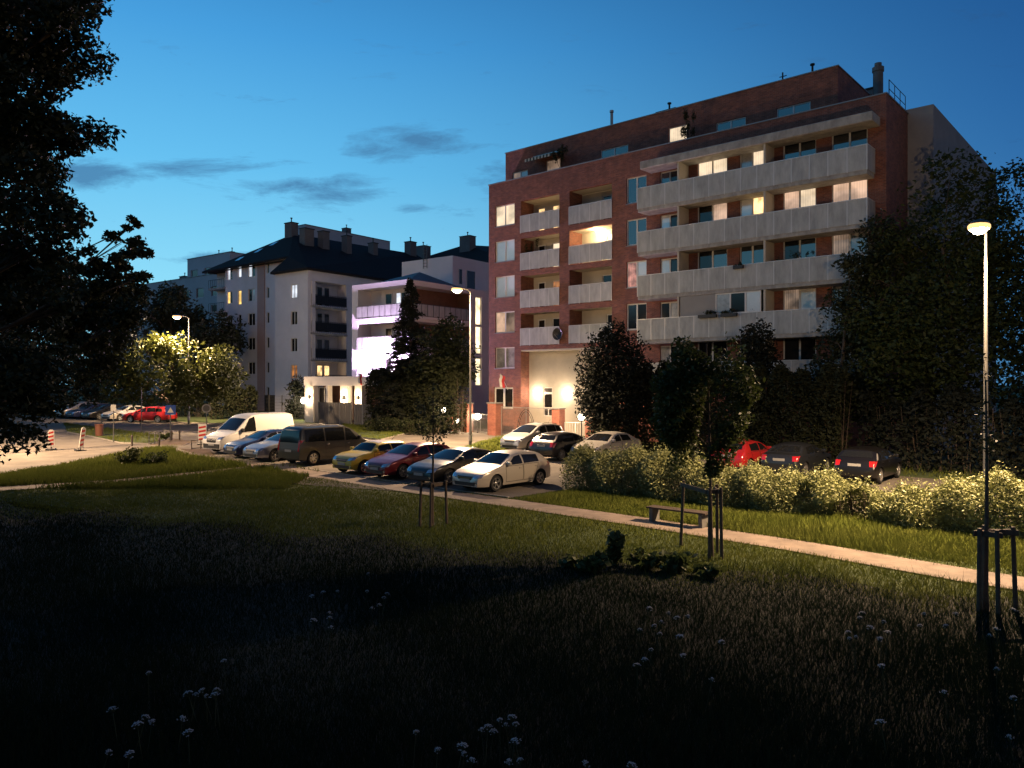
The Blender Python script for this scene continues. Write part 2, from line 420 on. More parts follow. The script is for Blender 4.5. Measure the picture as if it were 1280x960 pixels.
sc.view_settings.view_transform = 'Standard'; sc.view_settings.look = 'None'
sc.view_settings.exposure = 0.0; sc.view_settings.gamma = 1.0
cy = sc.cycles if hasattr(sc, 'cycles') else None
sc.render.engine = 'CYCLES'
sc.cycles.use_denoising = True
try: sc.cycles.denoiser = 'OPENIMAGEDENOISE'
except Exception: pass
sc.cycles.max_bounces = 6; sc.cycles.diffuse_bounces = 3; sc.cycles.glossy_bounces = 3; sc.cycles.transmission_bounces = 3
sc.cycles.sample_clamp_indirect = 4.0; sc.cycles.sample_clamp_direct = 0.0
sc.cycles.caustics_reflective = False; sc.cycles.caustics_refractive = False
sc.cycles.use_light_tree = True

# ------------------------------------------------------------------ ground sheets
def sheet(name, poly, lift, m, skirt=0.0, mskirt=None):
    """a flat-laid ground surface following the gentle slope; skirt > 0 gives it a raised edge"""
    bm = bmesh.new()
    vs = [bm.verts.new((p[0], p[1], 0)) for p in poly]
    f = bm.faces.new(vs)
    bmesh.ops.triangulate(bm, faces=[f])
    for yy in (30.0, 130.0):
        bmesh.ops.bisect_plane(bm, geom=bm.verts[:] + bm.edges[:] + bm.faces[:], plane_co=(0, yy, 0), plane_no=(0, 1, 0))
    for f in bm.faces:
        if f.normal.z < 0: f.normal_flip()
    for v in bm.verts: v.co.z = H(v.co.x, v.co.y) + lift
    if skirt:
        be = [e for e in bm.edges if e.is_boundary]
        r = bmesh.ops.extrude_edge_only(bm, edges=be)
        for g in r['geom']:
            if isinstance(g, bmesh.types.BMVert): g.co.z -= skirt
        for g in r['geom']:
            if isinstance(g, bmesh.types.BMFace): g.material_index = 1
    me = bpy.data.meshes.new(name); bm.to_mesh(me); bm.free()
    me.materials.append(m)
    if skirt: me.materials.append(mskirt or M['kerb'])
    o = link(name, me); o['kind'] = 'structure'
    return o

sheet('ground', [(-900, -300), (900, -300), (900, 1500), (-900, 1500)], 0.0, M['lawn'])
u0 = -18.6
road_poly = [(-60, 24), (-40, 28), (-23.4, 33.9), (-22.6, 37.5), (-22.3, 41.5), (-21.9, 46.0), (-20.0, 45.8),
             UV(-45.5, 21.1), UV(u0, 21.15), UV(u0 + 0.3, 26.4), UV(30, 26.4), UV(30, 37.0), UV(-27.4, 37.4), UV(-27.4, 44.0), UV(-46, 46.0),
             (-16.5, 69.0), (-27, 69.5), (-52, 82), (-95, 92), (-95, 26)]
sheet('road', road_poly, 0.02, M['asphalt'])
def ribbon(pts, wd):
    P = [Vector((p[0], p[1])) for p in pts]; l = []; r = []
    for i, p in enumerate(P):
        d = (P[min(i+1, len(P)-1)] - P[max(i-1, 0)]).normalized(); n = Vector((-d.y, d.x)) * wd * 0.5
        l.append(tuple(p + n)); r.append(tuple(p - n))
    return l + r[::-1]
main_path = [UV(14, 18.4), UV(-3.5, 19.15), UV(-7.5, 19.75), UV(-12.3, 20.1), UV(-18, 20.25), UV(-25, 20.35), UV(-30, 20.45), UV(-37.5, 20.6), UV(-44, 20.85)]
sheet('path', ribbon(main_path, 1.35), 0.032, M['path'])
branch = [G(318, 585), G(275, 590), G(150, 602.5), G(0, 612), G(-200, 622)]
sheet('path', ribbon(branch, 1.25), 0.038, M['path'])
def patch(name, pts, lift, m, skirt=0.1):
    return sheet(name, pts, lift, m, skirt)
patch('lawn', [G(80, 531), G(130, 536), G(212, 548), G(190, 556), G(150, 554.5), G(112, 546), G(84, 541)], 0.10, M['lawn'])
patch('soil_bed', [G(214, 549), G(246, 553), G(228, 557.5), G(188, 557.5)], 0.07, M['soil'], 0.06)
patch('soil_bed', [G(222, 562), G(262, 563), G(268, 571), G(240, 568)], 0.07, M['soil'], 0.06)
patch('lawn', [G(427, 531.5), G(560, 533), G(530, 539), G(498, 545), G(476, 551), G(440, 547)], 0.12, M['lawn'])
patch('lawn', [G(572, 567), G(583, 559), G(602, 553), G(645, 546.5), G(672, 552), G(655, 561), G(628, 567)], 0.11, M['lawn'])
sheet('meadow', [(-60, 2), (40, 2), (40, 2.8)] + [(x_, 19.2 - 0.42 * x_ + 0.5 * math.sin(x_ * 1.3) + 0.3 * math.sin(x_ * 3.1)) for x_ in np.linspace(30, -26, 57)] + [(-60, 30)], 0.006, M['meadow'])  # sheet follows the edge of the lamp light; its colour carries the shade
patch('soil_bed', [G(300, 583.5), G(345, 590), G(395, 598), G(360, 599), G(320, 594)], 0.012, M['soil'], 0.0)
# concrete kerb along the front of the parking bays
kb = MB()
for a, b in ((UV(-44.5, 21.16), UV(u0 - 0.05, 21.16)),):
    va, vb = Vector((*a, 0)), Vector((*b, 0)); n = 14
    for i in range(n):
        p, q = va.lerp(vb, i / n), va.lerp(vb, (i + 1) / n - 0.002)
        dx = Vector((US, UC, 0)) * 0.1
        zp, zq = H(*p.xy) + 0.05, H(*q.xy) + 0.05
        vs = [(p.x, p.y, -0.2), (q.x, q.y, -0.2), (q.x + dx.x, q.y + dx.y, -0.2), (p.x + dx.x, p.y + dx.y, -0.2),
              (p.x, p.y, zp), (q.x, q.y, zq), (q.x + dx.x, q.y + dx.y, zq), (p.x + dx.x, p.y + dx.y, zp)]
        kb.add(vs, [(4, 5, 6, 7), (0, 1, 5, 4), (1, 2, 6, 5), (2, 3, 7, 6), (3, 0, 4, 7)])
structure(kb.build('kerb', M['kerb']))
# ------------------------------------------------------------------ buildings
def wall_holes(mb, u0, u1, z0, z1, y, holes, depth, m=0, mr=None, axis='x'):
    """a wall face in the plane y (or x) with openings and their reveals"""
    us = sorted({u0, u1, *[h[0] for h in holes], *[h[1] for h in holes]})
    zs = sorted({z0, z1, *[h[2] for h in holes], *[h[3] for h in holes]})
    us = [u for u in us if u0 <= u <= u1]; zs = [z for z in zs if z0 <= z <= z1]
    def P(u, v, z): return (u, v, z) if axis == 'x' else (v, u, z)
    for i in range(len(us) - 1):
        for j in range(len(zs) - 1):
            cu, cz = (us[i] + us[i+1]) / 2, (zs[j] + zs[j+1]) / 2
            if any(h[0] < cu < h[1] and h[2] < cz < h[3] for h in holes): continue
            mb.quad(P(us[i], y, zs[j]), P(us[i+1], y, zs[j]), P(us[i+1], y, zs[j+1]), P(us[i], y, zs[j+1]), m)
    mr = m if mr is None else mr
    for h in holes:
        d = h[4] if len(h) > 4 else depth
        a, b, c, e = h[:4]
        mb.quad(P(a, y, c), P(a, y + d, c), P(a, y + d, e), P(a, y, e), mr)
        mb.quad(P(b, y, c), P(b, y + d, c), P(b, y + d, e), P(b, y, e), mr)
        mb.quad(P(a, y, e), P(b, y, e), P(b, y + d, e), P(a, y + d, e), mr)
        mb.quad(P(a, y, c), P(b, y, c), P(b, y + d, c), P(a, y + d, c), mr)

def window(parent, u0, u1, z0, z1, y, mats, splits=None, fw=0.07, axis='x', dirn=1, name='window', fmat=None, label=None):
    """frame (part) with one pane per light (sub-parts); the frame stands in the plane y"""
    n = len(mats)
    if splits is None: splits = [u0 + (u1 - u0) * i / n for i in range(n + 1)]
    fb = MB()
    def B(a, b, c, e, y0, y1):
        if axis == 'x': fb.box(a, b, min(y0, y1), max(y0, y1), c, e)
        else: fb.box(min(y0, y1), max(y0, y1), a, b, c, e)
    t = 0.06 * dirn
    B(u0, u1, z1 - fw, z1, y, y + t); B(u0, u1, z0, z0 + fw, y, y + t)
    for i, s in enumerate(splits):
        a = s if i == 0 else (s - fw if i == n else s - fw * 0.7)
        b = s + fw if i == 0 else (s if i == n else s + fw * 0.7)
        B(a, b, z0 + fw, z1 - fw, y, y + t)
    fr = fb.build(name, fmat or M['frame'], parent)
    if label: fr['label'] = label
    for i, mm in enumerate(mats):
        pb = MB(); yy = y + 0.035 * dirn
        a, b = splits[i] + (fw if i == 0 else fw * 0.7), splits[i+1] - (fw if i == n - 1 else fw * 0.7)
        if axis == 'x': pb.quad((a, yy, z0 + fw), (b, yy, z0 + fw), (b, yy, z1 - fw), (a, yy, z1 - fw))
        else: pb.quad((yy, a, z0 + fw), (yy, b, z0 + fw), (yy, b, z1 - fw), (yy, a, z1 - fw))
        pb.build('pane', M[mm] if isinstance(mm, str) else mm, fr)
    return fr

def light(name, loc, watts, col, parent=None, size=0.1, spot=None, rot=None):
    l = bpy.data.lights.new(name, 'SPOT' if spot else 'POINT'); l.energy = watts; l.color = col; l.shadow_soft_size = size
    if spot: l.spot_size = R(spot); l.spot_blend = 0.6
    o = link(name, l, parent); o.location = loc
    if rot: o.rotation_euler = rot
    return o

FL = 2.87
# ---- the red brick block
red = thing('apartment_block', 'red brick apartment block with long grey balconies, set-back top floor and a tall lit passage', 'apartment block', (-1.84, 61.0, 0), -R(41.15))
P_ = 'pane'; D_ = 'panedark'
# columns of the facade: (u0, u1), per floor from the top: pane materials
colW = [('lit_cream', 'lit_cream'), ('blind', 'blind'), ('blind', 'blind'), ('lit_peach', 'lit_dim'), ('curtain', 'curtain')]
colC1 = [('pane', 'pane'), ('pane', 'pane'), ('lit_pink', 'blind'), ('pane', 'panedark')]
colC2 = [('pane', 'panedark'), ('blind', 'panedark'), ('blind', 'panedark'), ('panedark', 'curtain'), ('curtain', 'panedark')]
colC3 = [('lit_cream', 'lit_cream'), ('panedark', 'lit_peach'), ('panedark', 'pane'), ('curtain', 'panedark'), ('panedark', 'panedark')]
colC4 = [('curtain', 'lit_cream'), ('blind', 'lit_warm'), ('pane', 'pane'), ('panedark', 'blind'), ('panedark', 'panedark')]
colC5 = [('pane', 'pane'), ('lit_peach', 'lit_cream'), ('panedark', 'pane'), ('lit_dim', 'blind'), ('panedark', 'panedark')]
colC6 = [('pane', 'pane'), ('lit_peach', 'lit_peach'), ('lit_dim', 'curtain'), ('curtain', 'pane'), ('panedark', 'panedark')]
holes = []; wins = []
for k, mm in enumerate(colW):
    h = (0.68, 2.70, 16.55 - FL*k*0.969, 18.18 - FL*k*0.969, 0.14); holes.append(h); wins.append((h, mm))
door = (0.55, 2.55, 2.30, 3.95, 0.14); holes.append(door); wins.append((door, ('panedark', 'panedark')))
for k, mm in enumerate(colC1):
    h = (12.84, 14.42, 16.50 - FL*k, 18.27 - FL*k, 0.14); holes.append(h); wins.append((h, mm))
for cc, (a, b), zb, zt in ((colC2, (15.45, 16.85), 15.75, 18.2), (colC3, (18.15, 20.2), 15.75, 18.5), (colC4, (21.0, 22.6), 15.75, 18.45), (colC5, (23.7, 25.65), 15.75, 18.5), (colC6, (26.5, 28.45), 16.4, 18.5)):
    for k, mm in enumerate(cc):
        h = (a, b, zb - FL*k, zt - FL*k, 0.14); holes.append(h); wins.append((h, mm))
LOG = ((3.34, 7.06), (7.98, 11.66)); LD = 1.55
for k in range(4):
    for (a, b) in LOG:
        holes.append((a, b, 15.72 - FL*k, 18.2 - FL*k, 0.30))
holes.append((3.34, 10.9, -1.5, 6.80, 1.0))
wb = MB()
wall_holes(wb, 0, 29.4, -1.5, 19.96, 0, holes, 0.14)
wb.quad((0, 0, -1.5), (0, 14, -1.5), (0, 14, 19.96), (0, 0, 19.96))
wb.quad((29.4, 0, -1.5), (29.4, 4.3, -1.5), (29.4, 4.3, 19.96), (29.4, 0, 19.96))
wb.quad((0, 0, 19.9), (29.4, 0, 19.9), (29.4, 14, 19.9), (0, 14, 19.9))
wb.build('wall', M['brick'], red)
pw = MB(); pu = [(0.25, 2.0), ]
PU = 26.2
ph = [(0.75, 2.35, 19.97, 21.25, 0.1), (4.2, 5.6, 19.97, 21.55, 0.1), (9.3, 11.7, 20.2, 21.35, 0.1), (14.95, 16.35, 20.2, 21.75, 0.1), (18.45, 20.5, 20.2, 21.3, 0.1), (22.5, 24.6, 20.2, 21.3, 0.1)]
wall_holes(pw, 0, PU, 19.9, 22.95, 2.0, ph, 0.1)
pw.quad((0, 2, 19.9), (0, 13, 19.9), (0, 13, 22.95), (0, 2, 22.95)); pw.quad((PU, 2, 19.9), (PU, 13, 19.9), (PU, 13, 22.95), (PU, 2, 22.95))
pw.quad((0, 2, 22.93), (PU, 2, 22.93), (PU, 13, 22.93), (0, 13, 22.93))
pwo = pw.build('penthouse_wall', M['brick'], red)
for h, mm in zip(ph, (('lit_dim', 'curtain'), ('lit_dim',), ('pane', 'pane'), ('lit_cream',), ('pane', 'pane'), ('pane', 'pane'))):
    window(red, *h[:4], 2.08, mm, name='window')
cp = MB(); cp.box(-0.05, 29.45, -0.05, 0.32, 19.962, 20.03); cp.box(29.10, 29.452, 0.32, 4.3, 19.962, 20.03); cp.box(-0.052, 0.30, 0.32, 13, 19.962, 20.03)
cp.box(-0.05, PU + 0.05, 1.95, 2.25, 22.952, 23.01); cp.box(PU - 0.25, PU + 0.05, 2.25, 13, 22.952, 23.01); cp.box(-0.052, 0.25, 2.25, 13, 22.952, 23.01)
cp.build('parapet_cap', M['capmetal'], red)
for h, mm in wins:
    window(red, *h[:4], 0.10, mm, fw=0.13 if h is door else 0.075)
    s = MB(); s.box(h[0] - 0.04, h[1] + 0.04, -0.05, 0.09, h[2] - 0.05, h[2] - 0.003)
    if h[2] > 4.2 or h is door: s.build('sill', M['capmetal'], red)
# loggias: each a recessed room open to the front
logmat = [(('lit_warm', 'lit_cream'), 'lit'), (('lit_cream', 'lit_warm'), 'lit'), (('lit_orange', 'lit_orange'), 'dim'), (('panedark', 'panedark'), 'dark')], \
         [(('panedark', 'curtain'), 'dark'), (('lit_cream', 'panedark'), 'full'), (('panedark', 'pane'), 'dark'), (('panedark', 'lit_bright'), 'lit')]
for c, (a, b) in enumerate(LOG):
    for k in range(4):
        z0, z1 = 15.72 - FL*k, 18.2 - FL*k
        mb = MB()
        mb.quad((a, 0.3, z0), (a, LD, z0), (a, LD, z1), (a, 0.3, z1), 1); mb.quad((b, 0.3, z0), (b, LD, z0), (b, LD, z1), (b, 0.3, z1), 0)
        mb.quad((a, 0.3, z1), (b, 0.3, z1), (b, LD, z1), (a, LD, z1), 0); mb.quad((a, 0.3, z0), (b, 0.3, z0), (b, LD, z0), (a, LD, z0), 0)
        wu0, wu1 = (b - 1.9, b - 0.25) if k % 2 == 0 or c == 0 else (b - 1.5, b - 0.3)
        wall_holes(mb, a, b, z0, z1, LD, [(wu0, wu1, z0 + 0.05, z1 - 0.35)], 0.12, 0)
        lo = mb.build('loggia', [M['plaster'], M['brick']], red)
        mm, st = logmat[c][k]
        window(red, wu0, wu1, z0 + 0.05, z1 - 0.35, LD + 0.06, mm)
        if c == 0: window(red, a + 0.5, a + 1.2, z0 + 0.05, z1 - 0.4, LD - 0.05, ('lit_warm' if k == 0 else 'panedark',))
        rb = MB(); nP = 4
        for i in range(nP):
            p0, p1 = a + (b - a) * i / nP, a + (b - a) * (i + 1) / nP
            rb.box(p0 + 0.02, p1 - 0.02, -0.07, -0.035, z0 + 0.03, z0 + 1.27)
        rr = rb.build('railing', M['railing'], red)
        pb = MB()
        for i in range(nP + 1):
            p = a + (b - a) * i / nP; pb.box(p - 0.02, p + 0.02, -0.075, -0.02, z0, z0 + 1.29)
        pb.box(a, b, -0.078, -0.018, z0 + 1.29, z0 + 1.33)
        pb.build('railing_post', M['panelpost'], rr)
        if st == 'full':
            lm = MB(); lm.lathe([(0, z1 - 0.16), (0.14, z1 - 0.13), (0.17, z1 - 0.05), (0.15, z1 - 0.004)], 14, ((a + b) / 2, 0.9, 0)); lm.build('ceiling_lamp', M['lampwhite'], red, True)
            light('ceiling_lamp_light', ((a + b) / 2, 0.85, z1 - 0.35), 260, (1.0, 0.72, 0.36), red, 0.15)
# long balconies on the right
BU0, BU1 = 14.55, 28.8
for k in range(5):
    z = 15.75 - FL*k
    zr = 1.25
    sb = MB(); sb.box(BU0, BU1, -1.30, -0.003, z - 0.30, z)
    bal = bevelled(sb.build('balcony', M['concrete'], red), 0.02, 1)
    rb = MB(); nP = 14
    for i in range(nP):
        a, b = BU0 + (BU1 - BU0) * i / nP, BU0 + (BU1 - BU0) * (i + 1) / nP
        rb.box(a + 0.015, b - 0.015, -1.345, -1.31, z - 0.06, z + zr)
    for xe in (BU0 - 0.045, BU1 + 0.01):
        rb.box(xe, xe + 0.035, -1.28, -0.01, z - 0.06, z + zr)
    rl = rb.build('railing', M['railing'], bal)
    pb = MB()
    for i in range(nP + 1):
        p = BU0 + (BU1 - BU0) * i / nP; pb.box(p - 0.02, p + 0.02, -1.352, -1.303, z - 0.08, z + zr + 0.01)
    pb.box(BU0 - 0.04, BU1 + 0.04, -1.355, -1.30, z + zr + 0.012, z + zr + 0.05)
    pb.box(BU1 + 0.005, BU1 + 0.05, -1.30, -0.01, z + zr + 0.012, z + zr + 0.05)
    pb.build('handrail', M['panelpost'], bal)
    for uf in (17.5, 23.13):
        f = MB(); f.box(uf - 0.06, uf + 0.06, -1.29, -0.004, z + 0.004, z + FL - 0.304); f.build('partition', M['plaster'], bal)
ca = MB(); ca.box(14.78, 29.1, -1.42, -0.003, 18.23, 18.74); bevelled(ca.build('canopy', M['concrete'], red), 0.03, 1)
# screen of grey panels and windows on the third balcony from the bottom
gz = 15.75 - FL*3
g = MB(); g.box(17.62, 20.0, -1.24, -1.20, gz + 1.30, gz + FL - 0.31); g.build('balcony_screen', M['grey_plaster'], red)
window(red, 20.02, 22.9, gz + 1.30, gz + FL - 0.31, -1.24, ('curtain', 'panedark', 'blind'))
# cream passage
cm = MB()
wall_holes(cm, 3.34, 10.9, -1.5, 6.80, 1.0, [(4.75, 5.62, 1.75, 3.95)], 0.1)
cm.box(8.6, 10.9, 0.45, 0.995, 6.25, 6.79)
cm.build('passage_wall', M['plaster'], red)
window(red, 4.75, 5.62, 1.75, 2.35, 1.05, ('panedark', 'panedark')); window(red, 4.75, 5.62, 2.36, 3.5, 1.05, ('panedark',)); window(red, 4.75, 5.62, 3.51, 3.95, 1.05, ('lit_dim',))
lin = MB(); lin.box(3.36, 10.9, 0.02, 0.98, 6.69, 6.795); lin.build('lintel', M['plaster'], red)
for uu in (4.2, 7.05):
    wl = MB(); wl.lathe([(0, -0.30), (0.14, -0.27), (0.19, -0.1), (0.19, 0.12), (0.14, 0.26), (0, 0.3)], 14, (uu, 0.86, 3.45)); wl.build('wall_lamp', M['lampwhite'], red, True)
    light('wall_lamp_light', (uu, 0.42, 3.5), 85, (1.0, 0.77, 0.52), red, 0.2)
# grey rendered wing behind the brick end
gw = MB(); gw.box(28.0, 30.75, 4.32, 24, -1.5, 20.25); gw.build('rendered_wing', M['grey_plaster'], red)
rr = MB()
for (a, b) in ((0.4, 0.4), (0.4, 4.2)):
    rr.tube([(29.3, 0.9 + 0.0, 20.03), (29.3, 0.9, 21.0)], 0.025, 6)
for yy in (0.9, 2.0, 3.1, 4.2): rr.tube([(29.3, yy, 20.03), (29.3, yy, 21.0)], 0.02, 6)
for zz in (20.5, 21.0): rr.tube([(29.3, 0.9, zz), (29.3, 4.2, zz)], 0.02, 6)
rr.build('roof_railing', M['darkmetal'], red)
def chimney(parent, x, y, z0, z1, sx, sy, pipe=True, m='chimney'):
    b = MB(); b.box(x - sx, x + sx, y - sy, y + sy, z0, z1); c = b.build('chimney', M[m], parent)
    t = MB(); t.box(x - sx - 0.07, x + sx + 0.07, y - sy - 0.07, y + sy + 0.07, z1 + 0.002, z1 + 0.10); t.build('chimney_cap', M['darkmetal'], c)
    if pipe:
        q = MB(); q.lathe([(0.07, z1 + 0.1), (0.07, z1 + 0.65), (0.15, z1 + 0.66), (0.15, z1 + 0.75), (0.0, z1 + 0.8)], 8, (x, y, 0)); q.build('flue_pipe', M['darkmetal'], c)
chimney(red, 13.6, 4.5, 22.9, 23.75, 0.75, 0.5); chimney(red, 24.0, 4.0, 22.9, 23.55, 0.6, 0.4)
chimney(red, 26.0, 8.5, 20, 23.35, 0.35, 0.35, False); 
vp = MB(); vp.lathe([(0.28, 20.0), (0.28, 22.3), (0.33, 22.31), (0.33, 22.55), (0.2, 22.6), (0.2, 22.8), (0, 22.85)], 12, (28.2, 2.8, 0)); vp.build('ventilation_stack', M['roofgrey'], red, True)
fp = MB(); fp.tube([(9.9, 2.6, 22.9), (9.9, 2.6, 24.1)], 0.11, 10); fp.tube([(9.9, 2.6, 24.15), (9.9, 2.6, 24.3)], 0.15, 10); fp.build('flue_pipe', M['greymetal'], red)
fp = MB(); fp.tube([(22.5, 3.0, 22.9), (22.5, 3.0, 23.85)], 0.05, 8); fp.tube([(22.3, 3.0, 23.6), (22.75, 3.0, 23.6)], 0.03, 6); fp.build('antenna', M['darkmetal'], red)
# things on the building
aw = thing('awning', 'striped cloth awning rolled out over the top-floor terrace of the brick block', 'awning', (-1.84, 61.0, 0), -R(41.15))
ab = MB()
for i in range(16):
    a, b = 3.1 + 2.6 * i / 16, 3.1 + 2.6 * (i + 1) / 16
    vs = [(a, 1.97, 21.95), (b, 1.97, 21.95), (b, 0.75, 21.6), (a, 0.75, 21.6)]
    ab.quad(*vs, i % 2)
    ab.quad((a, 0.75, 21.6), (b, 0.75, 21.6), (b, 0.74, 21.38), (a, 0.74, 21.38), i % 2)
ab.build('awning_cloth', [M['awning'], M['awningdark']], aw)
ab = MB(); ab.box(3.05, 5.75, 1.86, 1.995, 21.96, 22.08); ab.tube([(3.2, 1.95, 21.7), (3.2, 0.8, 21.57)], 0.025, 6); ab.tube([(5.6, 1.95, 21.7), (5.6, 0.8, 21.57)], 0.025, 6); ab.build('awning_arm', M['greymetal'], aw)
def redloc(u, v, z): return (-1.84 + UC*u + US*v, 61.0 - US*u + UC*v, z)
sd = thing('satellite_dish', 'dark round satellite dish clamped beside the lowest loggia railing of the brick block', 'satellite dish', redloc(7.15, -0.3, 7.85), -R(41.15))
b = MB(); b.lathe([(0, 0.10), (0.25, 0.05), (0.44, -0.06), (0.45, -0.08), (0.25, 0.03), (0, 0.08)], 20, axis='y'); b.build('dish', M['darkmetal'], sd, True)
b = MB(); b.tube([(0, 0.1, 0), (0, 0.27, 0)], 0.03, 6); b.tube([(0, 0, -0.35), (0, -0.4, -0.05)], 0.015, 6); b.build('mounting_arm', M['greymetal'], sd)

# ---- the cream block with the tiled hip roof
A_ROT = math.atan2(-0.6, 0.8)
A = thing('apartment_block', 'pale rendered apartment block with dark tiled hip roof behind the white van', 'apartment block', (-22.05, 83.0, 0), A_ROT)
mbA = MB(); hA = []; wA = []
for r_ in range(6):
    zc = 17.9 - 2.95 * r_
    if r_ < 6:
        hA += [(-18.5, -17.4, zc - 0.75, zc + 0.75), (-16.2, -15.5, zc - 1.0 if r_ else zc - 0.6, zc + 0.75), (-14.1, -12.7, zc - 0.75, zc + 0.75), (-10.4, -9.9, zc - 0.6, zc + 0.7)]
wall_holes(mbA, -18.9, -5.8, -1.5, 18.7, 2.18, hA, 0.15)
lits = {(0, 0): ('lit_white', 'panedark'), (0, 1): ('lit_white',), (0, 2): ('lit_white', 'panedark'), (1, 0): ('lit_yellow', 'panedark'), (1, 1): ('lit_yellow',), (1, 2): ('panedark', 'blind'), (4, 2): ('panedark', 'panedark'), (4, 1): ('lit_dim',)}
mbA.quad((-22.4, 3.2, -1.5), (-18.9, 3.2, -1.5), (-18.9, 3.2, 18.7), (-22.4, 3.2, 18.7)); mbA.quad((-18.9, 2.18, -1.5), (-18.9, 3.2, -1.5), (-18.9, 3.2, 18.7), (-18.9, 2.18, 18.7))
mbA.build('wall', M['cream'], A)
pk = MB(); pk.box(-12.1, -10.7, 2.06, 2.176, 1, 18.6); pk.build('wall_band', M['pink_band'], A)
for i, h in enumerate(hA):
    r_, c_ = divmod(i, 4)
    mm = lits.get((r_, c_), ('panedark', 'panedark') if c_ in (0, 2) else ('panedark',))
    window(A, *h, 2.18 + 0.10, mm)
for r_ in range(5):
    z = 16.35 - 2.95 * r_
    b = MB(); b.box(-22.4, -18.95, 2.0, 3.19, z - 0.22, z); bl = b.build('balcony', M['concrete'], A)
    b = MB()
    for i in range(9): b.box(-22.4 + 0.42*i, -22.36 + 0.42*i, 2.02, 2.05, z, z + 1.0)
    b.box(-22.4, -18.95, 2.0, 2.06, z + 1.0, z + 1.05); b.build('railing', M['darkmetal'], bl)
# projecting bay, its left-hand face
mbA = MB(); hB = [(-2.95, -1.85, 14.4 - 2.95*i - 0.75, 14.4 - 2.95*i + 0.75) for i in range(4)]
wall_holes(mbA, -5.8, 0, -1.5, 16.75, 0.0, hB, 0.15)
mbA.quad((-5.8, 0, -1.5), (-5.8, 2.18, -1.5), (-5.8, 2.18, 16.75), (-5.8, 0, 16.75))
# right-hand face with loggias
hL = [(0.45, 5.35, 12.85 - 2.93*i, 15.45 - 2.93*i) for i in range(4)]
hs = [(6.3, 6.8, 13.2 - 2.93*i, 14.2 - 2.93*i) for i in range(4)]
wall_holes(mbA, 0, 26, -1.5, 16.75, 0.0, hL + hs, -0.2, axis='y')
mbA.build('wall', M['cream'], A)
for i, h in enumerate(hB):
    window(A, *h, 0.10, (('lit_white', 'lit_white'), ('panedark', 'panedark'), ('panedark', 'panedark'), ('lit_orange', 'lit_orange'))[i])
for i, h in enumerate(hs): window(A, *h, -0.1, ('panedark',), axis='y', dirn=-1)
for i, h in enumerate(hL):
    a, b, z0, z1 = h; mb = MB()
    mb.quad((-0.2, a, z0), (-1.5, a, z0), (-1.5, a, z1), (-0.2, a, z1)); mb.quad((-0.2, b, z0), (-1.5, b, z0), (-1.5, b, z1), (-0.2, b, z1))
    mb.quad((-0.2, a, z0), (-1.5, a, z0), (-1.5, b, z0), (-0.2, b, z0)); mb.quad((-0.2, a, z1), (-1.5, a, z1), (-1.5, b, z1), (-0.2, b, z1))
    mb.quad((-1.5, a, z0), (-1.5, b, z0), (-1.5, b, z1), (-1.5, a, z1)); lo = mb.build('loggia', M['cream'], A)
    for q in range(3):
        window(A, a + 0.9 + 1.0*q, a + 1.7 + 1.0*q, z0 + 0.1, z1 - 0.35, -1.43, ('lit_warm',) if i == 3 else ('panedark',), axis='y', dirn=-1)
    rb = MB(); rb.box(0.04, 0.08, a, b, z0 + 1.1, z0 + 1.15)
    for q in range(20): rb.box(0.05, 0.07, a + (b-a)*q/19 - 0.012, a + (b-a)*q/19 + 0.012, z0 - 0.1, z0 + 1.1)
    rb.box(0.03, 0.04, a, b, z0 + 0.1, z0 + 1.05)
    rb.build('railing', M['darkmetal'], A)
    sb = MB(); sb.box(0.003, 0.10, a - 0.1, b + 0.1, z0 - 0.32, z0 - 0.12); sb.build('balcony_edge', M['concrete'], A)
    cc = MB(); cc.box(-0.25, 0.12, a + 0.01, a + 0.45, z0, z1 - 0.01); cc.build('column', M['white_render'], A)
bs = MB(); bs.box(-19.0, -5.8, 2.08, 2.17, -1.0, 2.9); bs.build('plinth', M['roof'], A)
# roof
rf = MB()
FLc, FRc = (-23.0, 1.5, 18.55), (-5.3, 1.5, 18.75)
R0, R1 = (-13.0, 8.0, 23.2), (-10.0, 27.0, 22.9)
BLc = (-23.0, 27, 18.55)
a1l, a1c, afar = (-6.0, -0.5, 16.72), (0.5, -0.5, 16.72), (0.5, 27, 16.72)
rf.add([FLc, FRc, R0], [(0, 1, 2)]); rf.add([FLc, R0, R1, BLc], [(0, 1, 2, 3)])
rf.add([FRc, a1l, a1c, afar, R1, R0], [(0, 1, 2), (0, 2, 5), (5, 2, 4), (2, 3, 4)])
rf.add([(a[0], a[1], a[2] - 0.22) for a in (FLc, FRc)] + [FRc, FLc], [(0, 1, 2, 3)]); rf.add([(a[0], a[1], a[2] - 0.2) for a in (a1l, a1c, afar)] + [afar, a1c, a1l], [(0, 1, 4, 5), (1, 2, 3, 4)])
rf.add([(-23, 1.5, 18.33), (-5.3, 1.5, 18.33), (-5.3, 3.5, 18.4), (-23, 3.5, 18.4)], [(0, 1, 2, 3)])
rf.add([(-6, -0.5, 16.52), (0.5, -0.5, 16.52), (0.5, 27, 16.52), (-6, 27, 16.52)], [(0, 1, 2, 3)])
rfo = rf.build('roof', M['roof'], A)
chimney(A, -12.9, 7.6, 22.3, 24.4, 0.7, 0.5); chimney(A, -8.6, 6.6, 20.2, 23.0, 0.5, 0.7, False); chimney(A, -7.9, 8.6, 20.0, 22.9, 0.5, 0.5, False); chimney(A, -7.0, 11.5, 19.6, 22.7, 0.5, 0.4); chimney(A, -7.6, 16.5, 20.5, 22.6, 0.5, 0.4); chimney(A, -9.6, 25.5, 22.2, 24.3, 0.6, 0.6)
